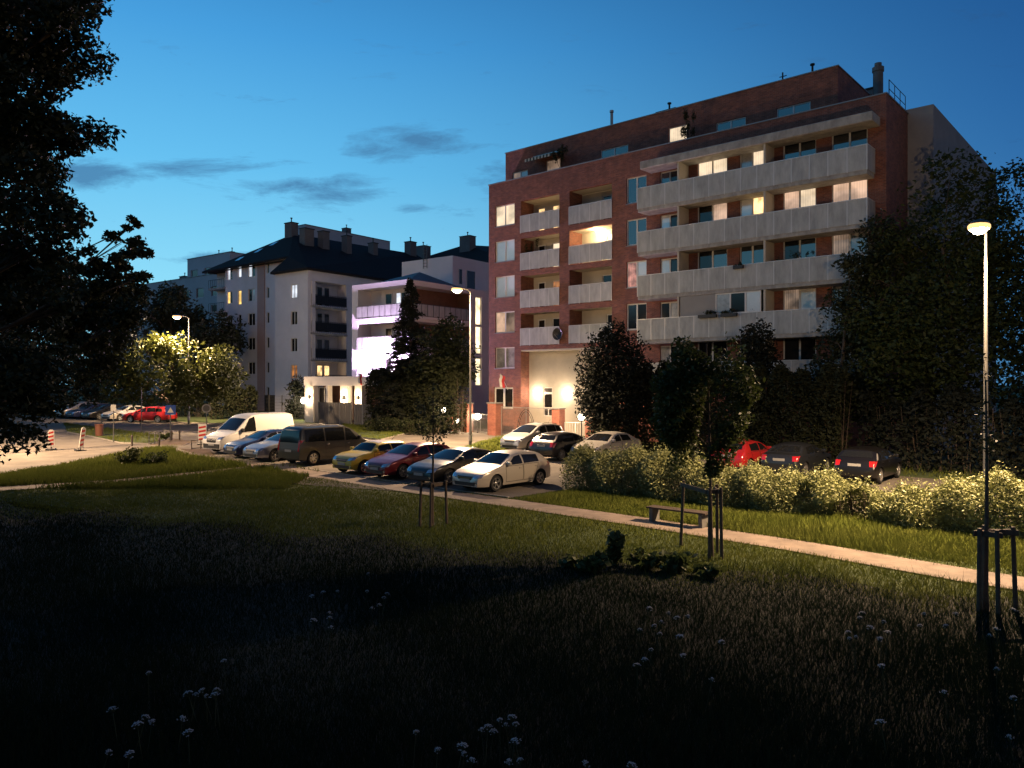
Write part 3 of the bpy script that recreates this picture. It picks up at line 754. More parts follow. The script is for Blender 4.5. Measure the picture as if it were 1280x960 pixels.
# skylights lie on the slopes
def skylight(p, q, s, t0, s0, w_, h_):
    """p,q,s: roof triangle; placed at barycentric (t0,s0), w_ along p-q and h_ up the slope"""
    p, q, s = Vector(p), Vector(q), Vector(s)
    x = (q - p).normalized(); n = (q - p).cross(s - p).normalized()
    if n.z < 0: n.negate()
    y = n.cross(x)
    if y.z < 0: y.negate()
    c = p + (q - p) * t0 + (s - p) * s0 + n * 0.06
    b = MB(); b.quad(c, c + x*w_, c + x*w_ + y*h_, c + y*h_); b.build('skylight', M['skylight'], rfo)
for t0, s0 in ((0.18, 0.2), (0.16, 0.42), (0.12, 0.62)): skylight(FLc, FRc, R0, t0, s0, 0.9, 1.0)
for yy in (15.5, 17.2, 20.5, 22.0):
    for hh in (0.36, 0.52): skylight(a1c, afar, R1, (yy + 0.5) / 27.5 - 0.35*hh, hh, 0.8, 0.9)

# ---- the white block with wrap-around balconies, lit by a floodlight
B = thing('apartment_block', 'white rendered apartment block with wrap-around balconies lit purple-white by a floodlight', 'apartment block', (-8.9, 66.6, 0), A_ROT)
mb = MB()
fl = [(-6.55, -0.02, 9.95, 12.85), (-6.55, -0.02, 7.15, 9.7), (-6.55, -0.02, 4.9, 6.9)]
wall_holes(mb, -7.37, 0, -1.5, 13.3, 0.0, fl, 0.2)
mb.quad((-7.37, 0, -1.5), (-7.37, 14, -1.5), (-7.37, 14, 13.3), (-7.37, 0, 13.3))
fr_ = [(0.02, 8.2, 9.95, 12.85), (0.02, 8.2, 7.15, 9.7), (0.02, 8.2, 3.9, 6.9)]
wall_holes(mb, 0, 14, -1.5, 13.3, 0.0, fr_ + [(9.0, 9.9, 9.9, 12.6), (9.0, 9.9, 7.0, 9.7), (9.0, 9.9, 4.1, 6.8)], -0.2, axis='y')
mb.quad((-7.37, 0, 13.28), (0, 0, 13.28), (0, 14, 13.28), (-7.37, 14, 13.28))
mb.build('wall', M['white_render'], B)
for i, zz in enumerate((10.1, 7.3, 4.2)):
    window(B, 9.0, 9.9, zz - 0.2, zz + 2.5, -0.1, ('lit_bright',), axis='y', dirn=-1)
inn = MB()
for (a, b, z0, z1) in fl:
    inn.quad((-6.55, 1.6, z0), (-1.6, 1.6, z0), (-1.6, 1.6, z1), (-6.55, 1.6, z1), 0)
    inn.quad((-6.55, 0.2, z0), (-6.55, 1.6, z0), (-6.55, 1.6, z1), (-6.55, 0.2, z1), 0)
    inn.quad((-1.6, 1.6, z0), (-1.6, 8.2, z0), (-1.6, 8.2, z1), (-1.6, 1.6, z1), 1)
    inn.quad((-1.6, 8.2, z0), (-0.2, 8.2, z0), (-0.2, 8.2, z1), (-1.6, 8.2, z1), 1)
inn.build('recessed_wall', [M['white_render'], M['brownwall']], B)
for z0, z1 in ((9.95, 12.85), (7.15, 9.7), (4.2, 6.9)):
    sb = MB(); sb.prism([(-6.6, -0.25), (0.25, -0.25), (0.25, 8.2), (-1.55, 8.2), (-1.55, 1.55), (-6.6, 1.55)], z0 - 0.02 if z0 > 5 else 4.88, z0 + 0.2 if z0 > 5 else 4.94)
    so_ = sb.build('balcony', M['white_render'], B)
    sb = MB(); sb.prism([(-6.54, 0.01), (-0.01, 0.01), (-0.01, 8.19), (-1.59, 8.19), (-1.59, 1.59), (-6.54, 1.59)], z1 - 0.03, z1 - 0.012); sb.build('balcony_ceiling', M['white_render'], so_)
    zb = z0 + 0.2
    rb = MB()
    for i in range(9):
        a, b = -6.5 + 6.7*i/9, -6.5 + 6.7*(i+1)/9
        rb.box(a + 0.03, b - 0.03, -0.23, -0.20, zb + 0.06, zb + 1.05)
    for i in range(11):
        a, b = -0.2 + 8.3*i/11, -0.2 + 8.3*(i+1)/11
        rb.box(0.20, 0.23, a + 0.03, b - 0.03, zb + 0.06, zb + 1.05)
    rr = rb.build('railing', M['railing'], so_)
    rb = MB(); rb.box(-6.5, 0.22, -0.245, -0.19, zb + 1.07, zb + 1.12); rb.box(0.19, 0.245, -0.18, 8.1, zb + 1.07, zb + 1.12)
    for i in range(10): rb.box(-6.52 + 6.7*i/9, -6.48 + 6.7*i/9, -0.235, -0.195, zb, zb + 1.07)
    for i in range(12): rb.box(0.195, 0.235, -0.2 + 8.3*i/11, -0.16 + 8.3*i/11, zb, zb + 1.07)
    rb.build('handrail', M['galv'], so_)
    window(B, -4.6, -3.7, z0 + 0.25, z1 - 0.35, 1.53, ('panedark', ), fmat=M['frame']); window(B, -3.2, -1.9, z0 + 0.25, z1 - 0.35, 1.53, ('lit_white' if z0 > 9 else 'panedark', 'panedark'))
ph_ = MB(); ph_.box(-9.5, -2.56, 8.58, 20, 13.28, 16.75); ph_.build('roof_storey', M['white_render'], B)
window(B, 9.4, 10.0, 14.0, 15.6, -2.54, ('panedark',), axis='y', dirn=1); window(B, 10.6, 12.0, 13.5, 15.6, -2.54, ('panedark',), axis='y', dirn=1)
pr_ = MB(); pr_.add([(-5.5, 0.4, 13.3), (-0.4, 0.4, 13.3), (-0.4, 7.5, 13.3), (-5.5, 7.5, 13.3), (-2.6, 4, 14.6)], [(0, 1, 4), (1, 2, 4), (2, 3, 4), (3, 0, 4)]); pr_.build('roof', M['roofgrey'], B)
ld = MB()
for dx in (0, 0.5): ld.tube([(-6.4 + dx, 8.5, 15.8), (-6.4 + dx, 8.5, 18.2)], 0.03, 6)
for i in range(7): ld.tube([(-6.4, 8.5, 16 + 0.32*i), (-5.9, 8.5, 16 + 0.32*i)], 0.02, 6)
ld.build('roof_ladder', M['galv'], B)
for (lx, ly, lz, W_) in ((-2.4, -1.35, 5.3, 15000),):
    fl_ = MB(); fl_.box(lx - 0.35, lx + 0.35, ly - 0.06, ly + 0.03, lz - 0.2, lz + 0.2); fl_.build('floodlight', M['purple'], B)
    light('floodlight_light', (lx, ly + 0.22, lz + 0.1), W_, (0.88, 0.60, 1.0), B, 0.25)

# ---- entrance pavilion in front of the white block
PV = thing('entrance_pavilion', 'low flat-roofed white entrance building with lit pillars beside the tall hedge', 'building', (-19.3, 71.2, 0), A_ROT)
q = MB()
q.box(0, 12.5, 0, 3.0, 4.05, 4.88)
q.build('roof', M['white_render'], PV)
for (a, b) in ((0.06, 1.3), (3.05, 3.3), (5.0, 6.0), (6.9, 7.8)):
    q = MB(); q.box(a, b, 0.05, 0.6, -0.5, 4.047); q.build('pillar', M['cream'], PV)
q = MB(); q.box(1.3, 12.4, 1.2, 1.3, -0.5, 4.04); q.box(1.3, 5.0, 0.7, 0.8, -0.5, 1.0); q.build('wall', M['brownwall'], PV)
window(PV, 1.35, 3.0, 0.9, 3.9, 0.62, ('panedark', 'panedark')); 
for x in (0.75, 5.5, 7.35):
    q = MB(); q.box(x - 0.1, x + 0.1, -0.10, 0.045, 2.8, 3.22); wl = q.build('wall_lamp', M['greymetal'], PV)
    q = MB(); q.box(x - 0.085, x + 0.085, -0.09, 0.03, 3.23, 3.25); q.box(x - 0.085, x + 0.085, -0.09, 0.03, 2.77, 2.79); q.build('lens', M['lampwhite'], wl)
    light('wall_lamp_light', (x, -0.16, 3.32), 90, (1.0, 0.66, 0.30), PV, 0.05); light('wall_lamp_light', (x, -0.16, 2.68), 90, (1.0, 0.70, 0.36), PV, 0.05)

# ---- blocks farther back
def far_block(label, loc, x0, x1, y0, y1, z1, wmat, rows, cols, zr, rz=A_ROT, lit=()):
    o = thing('apartment_block', label, 'apartment block', loc, rz)
    hh = []
    for r_ in range(rows):
        for c_ in range(cols):
            a = x0 + (x1 - x0) * (c_ + 0.25) / cols; hh.append((a, a + (x1 - x0) / cols * 0.5, zr - 3*r_, zr - 3*r_ + 1.6))
    b = MB(); wall_holes(b, x0, x1, -1, z1, y0, hh, 0.2)
    b.quad((x1, y0, -1), (x1, y1, -1), (x1, y1, z1), (x1, y0, z1)); b.quad((x0, y0, -1), (x0, y1, -1), (x0, y1, z1), (x0, y0, z1)); b.quad((x0, y0, z1 - 0.1), (x1, y0, z1 - 0.1), (x1, y1, z1 - 0.1), (x0, y1, z1 - 0.1))
    b.build('wall', wmat, o)
    b = MB(); b.box(x0 - 0.1, x1 + 0.1, y0 - 0.1, y0 + 0.2, z1 + 0.01, z1 + 0.1); b.box(x1 - 0.2, x1 + 0.1, y0 + 0.2, y1, z1 + 0.01, z1 + 0.1); b.build('parapet_cap', M['capmetal'], o)
    for i, h in enumerate(hh): window(o, *h, y0 + 0.14, ('lit_cream' if i in lit else ('pane' if i % 3 else 'panedark'),), fw=0.09)
    return o
c2 = far_block('long pale blue-grey block far behind the dark trees on the left', (-46.5, 124, 0), -40, 4, 0, 14, 22.2, M['bluewall'], 5, 10, 18.6, lit=(13, 22, 34, 47))
for x in (-22, -14, -6): chimney(c2, x, 6, 22, 24.0, 0.8, 0.6)
c1 = far_block('plain white flat-roofed block rising behind the long pale block', (-47.0, 128, 0), -13, 0, 0, 12, 26.2, M['bluewall'], 2, 3, 22.6)
for x in (-8, -4): chimney(c1, x, 3, 26.1, 27.0, 0.3, 0.3)
c3 = far_block('far grey flat-topped block showing above the dark hip roof', (-35.5, 132, 0), -4.5, 0.0, 0, 20, 31.6, M['bluewall'], 1, 2, 27.5)
chimney(c3, -1, 10, 31.5, 32.6, 0.6, 0.6)
E_ = thing('apartment_block', 'far block with dark hip roof and many chimneys behind the white block', 'apartment block', (-6.5, 108, 0), A_ROT)
b = MB(); b.box(-22, 8, 0, 22, -1, 20.5); b.build('wall', M['bluewall'], E_)
b = MB(); b.add([(-23, -1, 20.6), (9, -1, 20.6), (9, 23, 20.6), (-23, 23, 20.6), (-7, 8, 25.7), (0, 14, 25.3)], [(0, 1, 5, 4), (1, 2, 5), (2, 3, 4, 5), (3, 0, 4), (0, 3, 2, 1)]); b.build('roof', M['roof'], E_)
for (x, y, z, s) in ((-11.5, 3.5, 25.2, 0.9), (-4.3, 5.5, 26.2, 1.0), (3.3, 9.5, 25.0, 0.8), (6.2, 10.5, 25.6, 0.9), (-19, 4, 24.2, 0.9)): chimney(E_, x, y, 20.8, z, s, 0.7)
# ------------------------------------------------------------------ cars
def lerp_pts(pts, x):
    if x <= pts[0][0]: return pts[0][1]
    for (a, b), (c, d) in zip(pts, pts[1:]):
        if x <= c: return b + (d - b) * (x - a) / (c - a) if c > a else d
    return pts[-1][1]
def smooth_fn(pts, s=0.05):
    def f(x):
        return sum(lerp_pts(pts, x + s * k) * w_ for k, w_ in ((-2, .1), (-1, .2), (0, .4), (1, .2), (2, .1)))
    return f

# side profile: (distance behind the nose, height of the top line); windows in the same terms
CARS = {
 'hatch': dict(L=4.25, W=1.75, wb=2.61, xf=0.89, r=0.32, roof=1.46, belt=(0.90, 0.98), sill=0.22,
   top=[(0, .55), (.05, .66), (.15, .72), (.5, .84), (1.18, .99), (1.98, 1.385), (2.45, 1.46), (3.1, 1.445), (3.62, 1.37), (4.0, 1.06), (4.12, .96), (4.2, .84), (4.25, .62)],
   ws=(1.28, 1.98), rw=(3.66, 4.0), side=[((1.55, 2.42), (2.02, 2.38)), ((2.50, 3.42), (2.48, 3.36))], doors=[(1.42, 2.44), (2.46, 3.40)]),
 'coupe': dict(L=4.30, W=1.80, wb=2.64, xf=0.92, r=0.33, roof=1.42, belt=(0.90, 1.02), sill=0.20,
   top=[(0, .52), (.05, .64), (.2, .74), (.6, .86), (1.2, .97), (2.05, 1.34), (2.55, 1.42), (3.1, 1.38), (3.65, 1.24), (4.08, 1.04), (4.22, .95), (4.27, .8), (4.30, .6)],
   ws=(1.3, 2.05), rw=(3.5, 4.05), side=[((1.6, 2.62), (2.12, 2.56)), ((2.70, 3.45), (2.66, 3.2))], doors=[(1.46, 2.66), (2.68, 3.5)]),
 'mini': dict(L=3.72, W=1.69, wb=2.47, xf=0.66, r=0.31, roof=1.42, belt=(0.92, 0.96), sill=0.22,
   top=[(0, .60), (.05, .72), (.2, .82), (.6, .92), (1.12, .98), (1.58, 1.34), (1.9, 1.42), (2.6, 1.41), (3.2, 1.37), (3.52, 1.10), (3.62, .95), (3.68, .8), (3.72, .6)],
   ws=(1.16, 1.58), rw=(3.26, 3.52), side=[((1.32, 2.28), (1.62, 2.26)), ((2.35, 3.1), (2.33, 3.05))], doors=[(1.2, 2.3)]),
 'mpv': dict(L=4.30, W=1.78, wb=2.65, xf=0.86, r=0.32, roof=1.60, belt=(0.98, 1.06), sill=0.22,
   top=[(0, .60), (.05, .72), (.15, .80), (.5, .94), (.95, 1.06), (1.85, 1.50), (2.4, 1.60), (3.2, 1.58), (3.85, 1.50), (4.1, 1.12), (4.2, 1.0), (4.26, .85), (4.30, .6)],
   ws=(1.02, 1.85), rw=(3.88, 4.12), side=[((1.5, 2.4), (1.95, 2.38)), ((2.48, 3.3), (2.46, 3.28)), ((3.36, 3.8), (3.34, 3.72))], doors=[(1.36, 2.42), (2.44, 3.34)]),
 'sedan': dict(L=4.55, W=1.77, wb=2.70, xf=0.92, r=0.32, roof=1.45, belt=(0.92, 0.98), sill=0.22,
   top=[(0, .55), (.05, .66), (.15, .73), (.6, .87), (1.25, .98), (2.0, 1.36), (2.45, 1.45), (3.0, 1.44), (3.4, 1.37), (3.98, 1.06), (4.2, 1.02), (4.44, .99), (4.5, .86), (4.55, .62)],
   ws=(1.34, 2.0), rw=(3.44, 3.96), side=[((1.6, 2.46), (2.08, 2.42)), ((2.54, 3.4), (2.5, 3.24))], doors=[(1.48, 2.48), (2.5, 3.45)]),
 'estate': dict(L=4.55, W=1.77, wb=2.70, xf=0.92, r=0.32, roof=1.47, belt=(0.92, 0.98), sill=0.22,
   top=[(0, .55), (.05, .66), (.15, .73), (.6, .87), (1.25, .98), (2.0, 1.37), (2.45, 1.47), (3.4, 1.46), (4.05, 1.39), (4.34, 1.06), (4.44, .96), (4.5, .84), (4.55, .62)],
   ws=(1.34, 2.0), rw=(4.08, 4.34), side=[((1.6, 2.46), (2.08, 2.42)), ((2.54, 3.36), (2.5, 3.34)), ((3.44, 4.05), (3.42, 3.95))], doors=[(1.48, 2.48), (2.5, 3.4)]),
 'minibus': dict(L=4.95, W=1.92, wb=3.2, xf=0.92, r=0.34, roof=1.93, belt=(1.08, 1.14), sill=0.24,
   top=[(0, .70), (.06, .84), (.15, .92), (.55, 1.06), (.85, 1.14), (1.65, 1.76), (2.05, 1.91), (3.0, 1.93), (4.6, 1.90), (4.8, 1.80), (4.88, 1.3), (4.92, .95), (4.95, .6)],
   ws=(.92, 1.66), rw=(4.79, 4.9), side=[((1.3, 2.1), (1.78, 2.06)), ((2.2, 3.35), (2.18, 3.35)), ((3.45, 4.6), (3.45, 4.56))], doors=[(1.1, 2.12), (2.15, 3.4)]),
 'van': dict(L=5.2, W=1.98, wb=3.3, xf=0.95, r=0.34, roof=2.22, belt=(1.12, 1.2), sill=0.26,
   top=[(0, .74), (.06, .90), (.15, .98), (.6, 1.12), (.92, 1.22), (1.75, 1.96), (2.1, 2.16), (2.6, 2.22), (4.9, 2.2), (5.08, 2.12), (5.15, 1.4), (5.18, 1.0), (5.2, .6)],
   ws=(1.0, 1.74), rw=None, side=[((1.36, 2.3), (1.9, 2.26))], doors=[(1.15, 2.32)]),
}

def car_body(P):
    L_, W_, wb_, xf, r = P['L'], P['W'], P['wb'], P['xf'], P['r']
    ztop = smooth_fn(P['top'], 0.035)
    roofz, sill = P['roof'], P['sill']
    boxy = roofz > 1.8
    def belt(x): return min(P['belt'][0] + (P['belt'][1] - P['belt'][0]) * x / L_, ztop(x) - 0.07)
    def halfw(x):
        f = 1.0
        if x < 0.75: f -= (0.20 if not boxy else 0.15) * ((0.75 - x) / 0.75) ** 2.4
        if x > L_ - 0.6: f -= (0.11 if not boxy else 0.05) * ((x - L_ + 0.6) / 0.6) ** 2.2
        return W_ / 2 * f
    cs = [(0.0, .88), (.2, .925), (.34, .975), (.55, 1.0), (.72, .995), (.85, .975), (1.1, .945), (1.3, .93)]
    def side(x, z):
        return halfw(x) * lerp_pts([(a * (P['belt'][0] / 0.92), b) for a, b in cs], z)
    Ra = r + 0.055
    def zbot(x):
        z = sill
        if x < 0.35: z = sill + 0.02 * (0.35 - x) / 0.35
        if x > L_ - 0.5: z = sill + 0.10 * (x - L_ + 0.5) / 0.5
        for xw in (xf, xf + wb_):
            d = abs(x - xw)
            if d < Ra: z = max(z, r + math.sqrt(max(0, Ra * Ra - d * d)))
        return z
    xs = set(np.linspace(0.0, L_, 64).tolist())
    for xw in (xf, xf + wb_):
        for k in range(25):
            a = math.pi * k / 24; xs.add(xw + Ra * math.cos(a))
        xs.add(xw + Ra + 0.002); xs.add(xw - Ra - 0.002)
    for d in (0.01, 0.03, 0.06, 0.1): xs.add(d); xs.add(L_ - d)
    xs = sorted(x for x in xs if 0 <= x <= L_)
    rings = []
    for x in xs:
        zt, zb, zl = ztop(x), zbot(x), belt(x)
        zb = min(zb, zl - 0.03)
        g = min(1, max(0, (zt - zl - 0.07) / (roofz - P['belt'][0] - 0.1)))
        yb = side(x, zl); inset = (0.22 if not boxy else 0.13)
        yr = yb * (0.955 - inset * g)
        ze = zt - (0.025 + 0.05 * g)
        pts = [(0.0, zb)]
        for i in range(11):
            z = zb + (zl - zb) * i / 10; pts.append((side(x, z), z))
        for i in range(1, 7):
            t = i / 6; pts.append((yb + (yr - yb) * t + 0.035 * g * math.sin(math.pi * t) , zl + (ze - zl) * t))
        for i in range(1, 8):
            t = i / 7; y = yr * (1 - t); pts.append((y, ze + (zt - ze) * (1 - (1 - t) ** 2.6)))
        rings.append([(L_ / 2 - x, y, z) for (y, z) in pts])
    mb = MB(); n = len(rings[0])
    full = [[(p[0], p[1], p[2]) for p in r_] + [(p[0], -p[1], p[2]) for p in r_[-2:0:-1]] for r_ in rings]
    m = len(full[0]); vs = [p for r_ in full for p in r_]; fs = []; mi = []
    for i in range(len(full) - 1):
        for j in range(m):
            fs.append((i*m + j, (i+1)*m + j, (i+1)*m + (j+1) % m, i*m + (j+1) % m)); mi.append(1 if j == 0 or j == m - 1 else 0)
    fs.append(tuple(range(m))); mi.append(0); fs.append(tuple((len(full)-1)*m + j for j in range(m-1, -1, -1))); mi.append(0)
    mb.v = vs; mb.f = fs; mb.m = mi
    # dark underbody between the wheels
    mb.box(-L_/2 + 0.35, L_/2 - 0.35, -W_/2 + 0.27, W_/2 - 0.27, sill - 0.04, sill + 0.34, 1)
    bvh = BVHTree.FromPolygons([Vector(v) for v in mb.v[:len(vs)]], fs)
    return mb, bvh, ztop, belt

def wrap(bvh, quad, d, off=0.006, nu=10, nv=8, ring=None):
    """a panel lying on the body: a quadrilateral projected onto it along d"""
    a, b, c, e = [Vector(p) for p in quad]; d = Vector(d).normalized(); mb = MB()
    vs = []
    us = [i / nu for i in range(nu + 1)]; vv = [j / nv for j in range(nv + 1)]
    if ring: us = [0, ring[0]] + [ring[0] + (1 - 2*ring[0]) * i / nu for i in range(1, nu)] + [1 - ring[0], 1]; vv = [0, ring[1]] + [ring[1] + (1 - 2*ring[1]) * j / nv for j in range(1, nv)] + [1 - ring[1], 1]
    for v in vv:
        for u in us:
            p = a.lerp(b, u).lerp(e.lerp(c, u), v)
            hit, nrm, idx, dist = bvh.ray_cast(p - d * 4, d)
            if hit is None:
                hit, nrm, idx, dist = bvh.find_nearest(p)
            if nrm.dot(d) > 0: nrm = -nrm
            vs.append(hit + nrm * off)
    w_ = len(us); fs = []; mi = []
    for j in range(len(vv) - 1):
        for i in range(w_ - 1):
            fs.append((j*w_ + i, j*w_ + i + 1, (j+1)*w_ + i + 1, (j+1)*w_ + i))
            mi.append(1 if ring and (i in (0, w_ - 2) or j in (0, len(vv) - 2)) else 0)
    mb.v = [tuple(v) for v in vs]; mb.f = fs; mb.m = mi
    return mb

_wheel = {}
def wheel_meshes(r, spokes=5):
    key = (round(r, 3), spokes)
    if key in _wheel: return _wheel[key]
    t = MB(); hw = 0.10
    t.lathe([(r*0.66, -hw*0.8), (r*0.7, -hw), (r*0.93, -hw), (r*0.99, -hw*0.75), (r, -hw*0.4), (r, hw*0.4), (r*0.99, hw*0.75), (r*0.93, hw), (r*0.7, hw), (r*0.66, hw*0.8)], 28, axis='y')
    tm = t.mesh('wheel', M['tyre'], True)
    q = MB(); y = hw * 0.72
    q.lathe([(r*0.70, y + 0.022), (r*0.69, y + 0.03), (r*0.62, y + 0.026), (r*0.60, y - 0.03), (r*0.60, -hw*0.8)], 28, axis='y', m=0)
    q.lathe([(r*0.61, y - 0.065), (0.0, y - 0.065)], 20, axis='y', m=1)
    q.lathe([(r*0.17, y - 0.06), (r*0.17, y + 0.008), (r*0.12, y + 0.018), (0, y + 0.02)], 14, axis='y')
    for k in range(spokes):
        a = 2 * math.pi * k / spokes + 0.3; ca_, sa = math.cos(a), math.sin(a)
        def pt(rr, tt, yy): return (rr*ca_ - tt*sa, yy, rr*sa + tt*ca_)
        w0, w1 = r*0.10, r*0.13
        vs = [pt(r*0.12, -w0, y - 0.05), pt(r*0.64, -w1, y - 0.05), pt(r*0.64, w1, y - 0.05), pt(r*0.12, w0, y - 0.05),
              pt(r*0.12, -w0*0.8, y + 0.005), pt(r*0.64, -w1*0.8, y + 0.015), pt(r*0.64, w1*0.8, y + 0.015), pt(r*0.12, w0*0.8, y + 0.005)]
        q.add(vs, [(4, 5, 6, 7), (0, 1, 5, 4), (1, 2, 6, 5), (2, 3, 7, 6)])
    rm = q.mesh('rim', [M['rim'], M['rimdark']], True, 30)
    _wheel[key] = (tm, rm)
    return _wheel[key]

_car_cache = {}
def make_car(kind, label, cat, loc, rz, paintm, group, roofm=None, trim=None, dark_lower=False, simple=False, spokes=5, pillar=None, grille_chrome=False):
    P = CARS[kind]; L_, W_ = P['L'], P['W']; h = L_ / 2
    if kind not in _car_cache: _car_cache[kind] = car_body(P)
    mb, bvh, ztop, belt = _car_cache[kind]
    c = thing('parked_' + {'van': 'van', 'minibus': 'minibus'}.get(kind, 'car'), label, cat, (loc[0], loc[1], H(*loc) + 0.022), rz, group)
    c.rotation_euler = (0.0, 0.0, rz)
    me = mb.mesh('body', [paintm, M['blackplastic']], True, 42)
    link('body', me, c)
    roofh = P['roof']; boxy = roofh > 1.8
    # wind and rear screens
    def zt(x): return ztop(x)
    x0, x1 = P['ws']
    yb0 = W_/2 * (0.78 if not boxy else 0.84); yb1 = W_/2 * (0.63 if not boxy else 0.74)
    wrap(bvh, [(h - x0, -yb0, 0), (h - x0, yb0, 0), (h - x1, yb1, 0), (h - x1, -yb1, 0)], (0, 0, -1), 0.008, 12, 10).build('windshield', M['carglass'], c, True, 60)
    if P['rw']:
        r0, r1 = P['rw']
        z0, z1 = zt(r1) + 0.02, zt(r0) - 0.02
        ya, yb_ = W_/2 * (0.74 if not boxy else 0.82), W_/2 * (0.62 if not boxy else 0.74)
        wrap(bvh, [(-h, -ya, z0), (-h, ya, z0), (-h, yb_, z1), (-h, -yb_, z1)], (1, 0, 0), 0.008, 12, 8).build('rear_window', M['carglass'], c, True, 60)
    for sgn in (1, -1):
        for (b0, b1), (t0, t1) in P['side']:
            zb0, zb1 = belt(b0) + 0.035, belt(b1) + 0.035
            zt0, zt1 = min(zt(t0), zt((t0+t1)/2)) - 0.125, zt(t1) - 0.125
            wrap(bvh, [(h - b0, sgn*1.2, zb0), (h - b1, sgn*1.2, zb1), (h - t1, sgn*1.2, zt1), (h - t0, sgn*1.2, zt0)], (0, -sgn, 0), 0.008, 8, 5).build('side_window', M['carglass'], c, True, 60)
        if not simple:
            for (d0, d1) in P['doors']:
                z0, zl = P['sill'] + 0.10, belt((d0 + d1)/2) + 0.005
                xa1 = d1
                rwx = P['xf'] + P['wb']
                cut = max(0, (rwx - P['r'] - 0.07)) 
                q = wrap(bvh, [(h - d0, sgn*1.2, z0), (h - min(d1, cut) if d1 > cut else h - d1, sgn*1.2, z0), (h - d1, sgn*1.2, zl), (h - d0, sgn*1.2, zl)], (0, -sgn, 0), 0.004, 8, 6, ring=(0.02, 0.03))
                do = q.build('door', [paintm, M['blackplastic']], c, True, 60)
                hx = h - d1 + 0.16
                hit = bvh.ray_cast(Vector((hx, sgn*3, belt(d1) - 0.12)), Vector((0, -sgn, 0)))
                if hit[0]:
                    y = hit[0].y; b = MB(); b.box(hx - 0.09, hx + 0.09, min(y, y + sgn*0.035), max(y, y + sgn*0.035), belt(d1) - 0.135, belt(d1) - 0.105); bevelled(b.build('handle', M['chrome'] if trim == 'chrome' else paintm, do), 0.008, 1)
        # mirrors
        xm = P['side'][0][0][0] - 0.02; zmir = belt(xm) + 0.10
        y0 = W_/2 * 0.93
        b = MB(); b.box(h - xm - 0.07, h - xm + 0.06, min(sgn*y0, sgn*(y0 + 0.20)), max(sgn*y0, sgn*(y0 + 0.20)), zmir - 0.06, zmir + 0.08 + (0.08 if boxy else 0))
        bevelled(b.build('mirror', M['blackplastic'] if boxy or dark_lower else paintm, c), 0.035, 2)
        # lamps
        zh = zt(0.25) - 0.06
        wrap(bvh, [(h, sgn*W_*0.46, zh + 0.03), (h, sgn*W_*0.27, zh - 0.03), (h, sgn*W_*0.25, zh - 0.15), (h, sgn*W_*0.44, zh - 0.12)], (-1, 0, 0), 0.010, 8, 5).build('headlight', M['headlight'], c, True, 60)
        zr_ = belt(L_ - 0.5)
        tall = 0.42 if boxy or kind == 'estate' else 0.24
        wrap(bvh, [(-h, sgn*W_*0.47, zr_ - 0.02 + (0.15 if boxy else 0)), (-h, sgn*W_*(0.32 if not boxy else 0.40), zr_ - 0.03 + (0.15 if boxy else 0)), (-h, sgn*W_*(0.34 if not boxy else 0.40), zr_ - tall), (-h, sgn*W_*0.46, zr_ - tall)], (1, 0, 0), 0.010, 6, 6).build('taillight', M['taillight'], c, True, 60)
        if not boxy and not simple:
            b = MB(); zf = 0.36
            hit = bvh.ray_cast(Vector((h + 2, sgn*W_*0.36, zf)), Vector((-1, 0, 0)))
            if hit[0]:
                b.lathe([(0.055, 0.0), (0.05, 0.012), (0, 0.014)], 12, (hit[0].x, hit[0].y, zf), 'x'); b.build('fog_light', M['headlight'], c, True)
    # grille, bumper opening, plates
    zg = zt(0.2) - 0.12; gh = 0.24 if kind == 'van' else 0.13
    gr = wrap(bvh, [(h, -W_*0.24, zg), (h, W_*0.24, zg), (h, W_*0.20, zg - gh), (h, -W_*0.20, zg - gh)], (-1, 0, 0), 0.009, 8, 4).build('grille', M['blackplastic'], c, True, 60)
    if grille_chrome:
        wrap(bvh, [(h, -W_*0.23, zg - 0.045), (h, W_*0.23, zg - 0.045), (h, W_*0.22, zg - 0.075), (h, -W_*0.22, zg - 0.075)], (-1, 0, 0), 0.02, 8, 2).build('chrome_bar', M['chrome'], gr, True, 60)
    wrap(bvh, [(h, -W_*0.33, 0.40), (h, W_*0.33, 0.40), (h, W_*0.30, 0.26), (h, -W_*0.30, 0.26)], (-1, 0, 0), 0.008, 8, 3).build('bumper_intake', M['blackplastic'], c, True, 60)
    if kind == 'van':
        hit = bvh.ray_cast(Vector((h + 2, 0, zg - .12)), Vector((-1, 0, 0)))
        if hit[0]:
            b = MB(); b.lathe([(.075, .0), (.07, .03), (.05, .032), (.05, .012), (0, .012)], 16, (hit[0].x, 0, zg - .12), 'x'); b.build('emblem', M['chrome'], gr, True)
    if dark_lower:
        wrap(bvh, [(h, -W_*0.46, 0.56), (h, W_*0.46, 0.56), (h, W_*0.45, 0.30), (h, -W_*0.45, 0.30)], (-1, 0, 0), 0.007, 12, 4).build('bumper', M['blackplastic'], c, True, 60)
    def plate(x, z, s):
        hit = bvh.ray_cast(Vector((s*(h + 2), 0, z)), Vector((-s, 0, 0)))
        if hit[0]:
            b = MB(); xx = hit[0].x; b.box(min(xx, xx + s*0.022), max(xx, xx + s*0.022), -0.26, 0.26, z - 0.055, z + 0.055); b.build('licence_plate', M['plate'], c)
    plate(h, 0.47 if not boxy else 0.52, 1); plate(-h, 0.78 if kind in ('hatch', 'coupe', 'mini', 'mpv', 'sedan') else 0.72, -1)
    if roofm:
        xa, xb = P['ws'][1] + 0.12, (P['rw'][0] if P['rw'] else L_ - 0.2) - 0.10
        yy = W_/2 * 0.64
        wrap(bvh, [(h - xa, -yy, 0), (h - xa, yy, 0), (h - xb, yy, 0), (h - xb, -yy, 0)], (0, 0, -1), 0.006, 8, 10).build('roof_panel', roofm, c, True, 60)
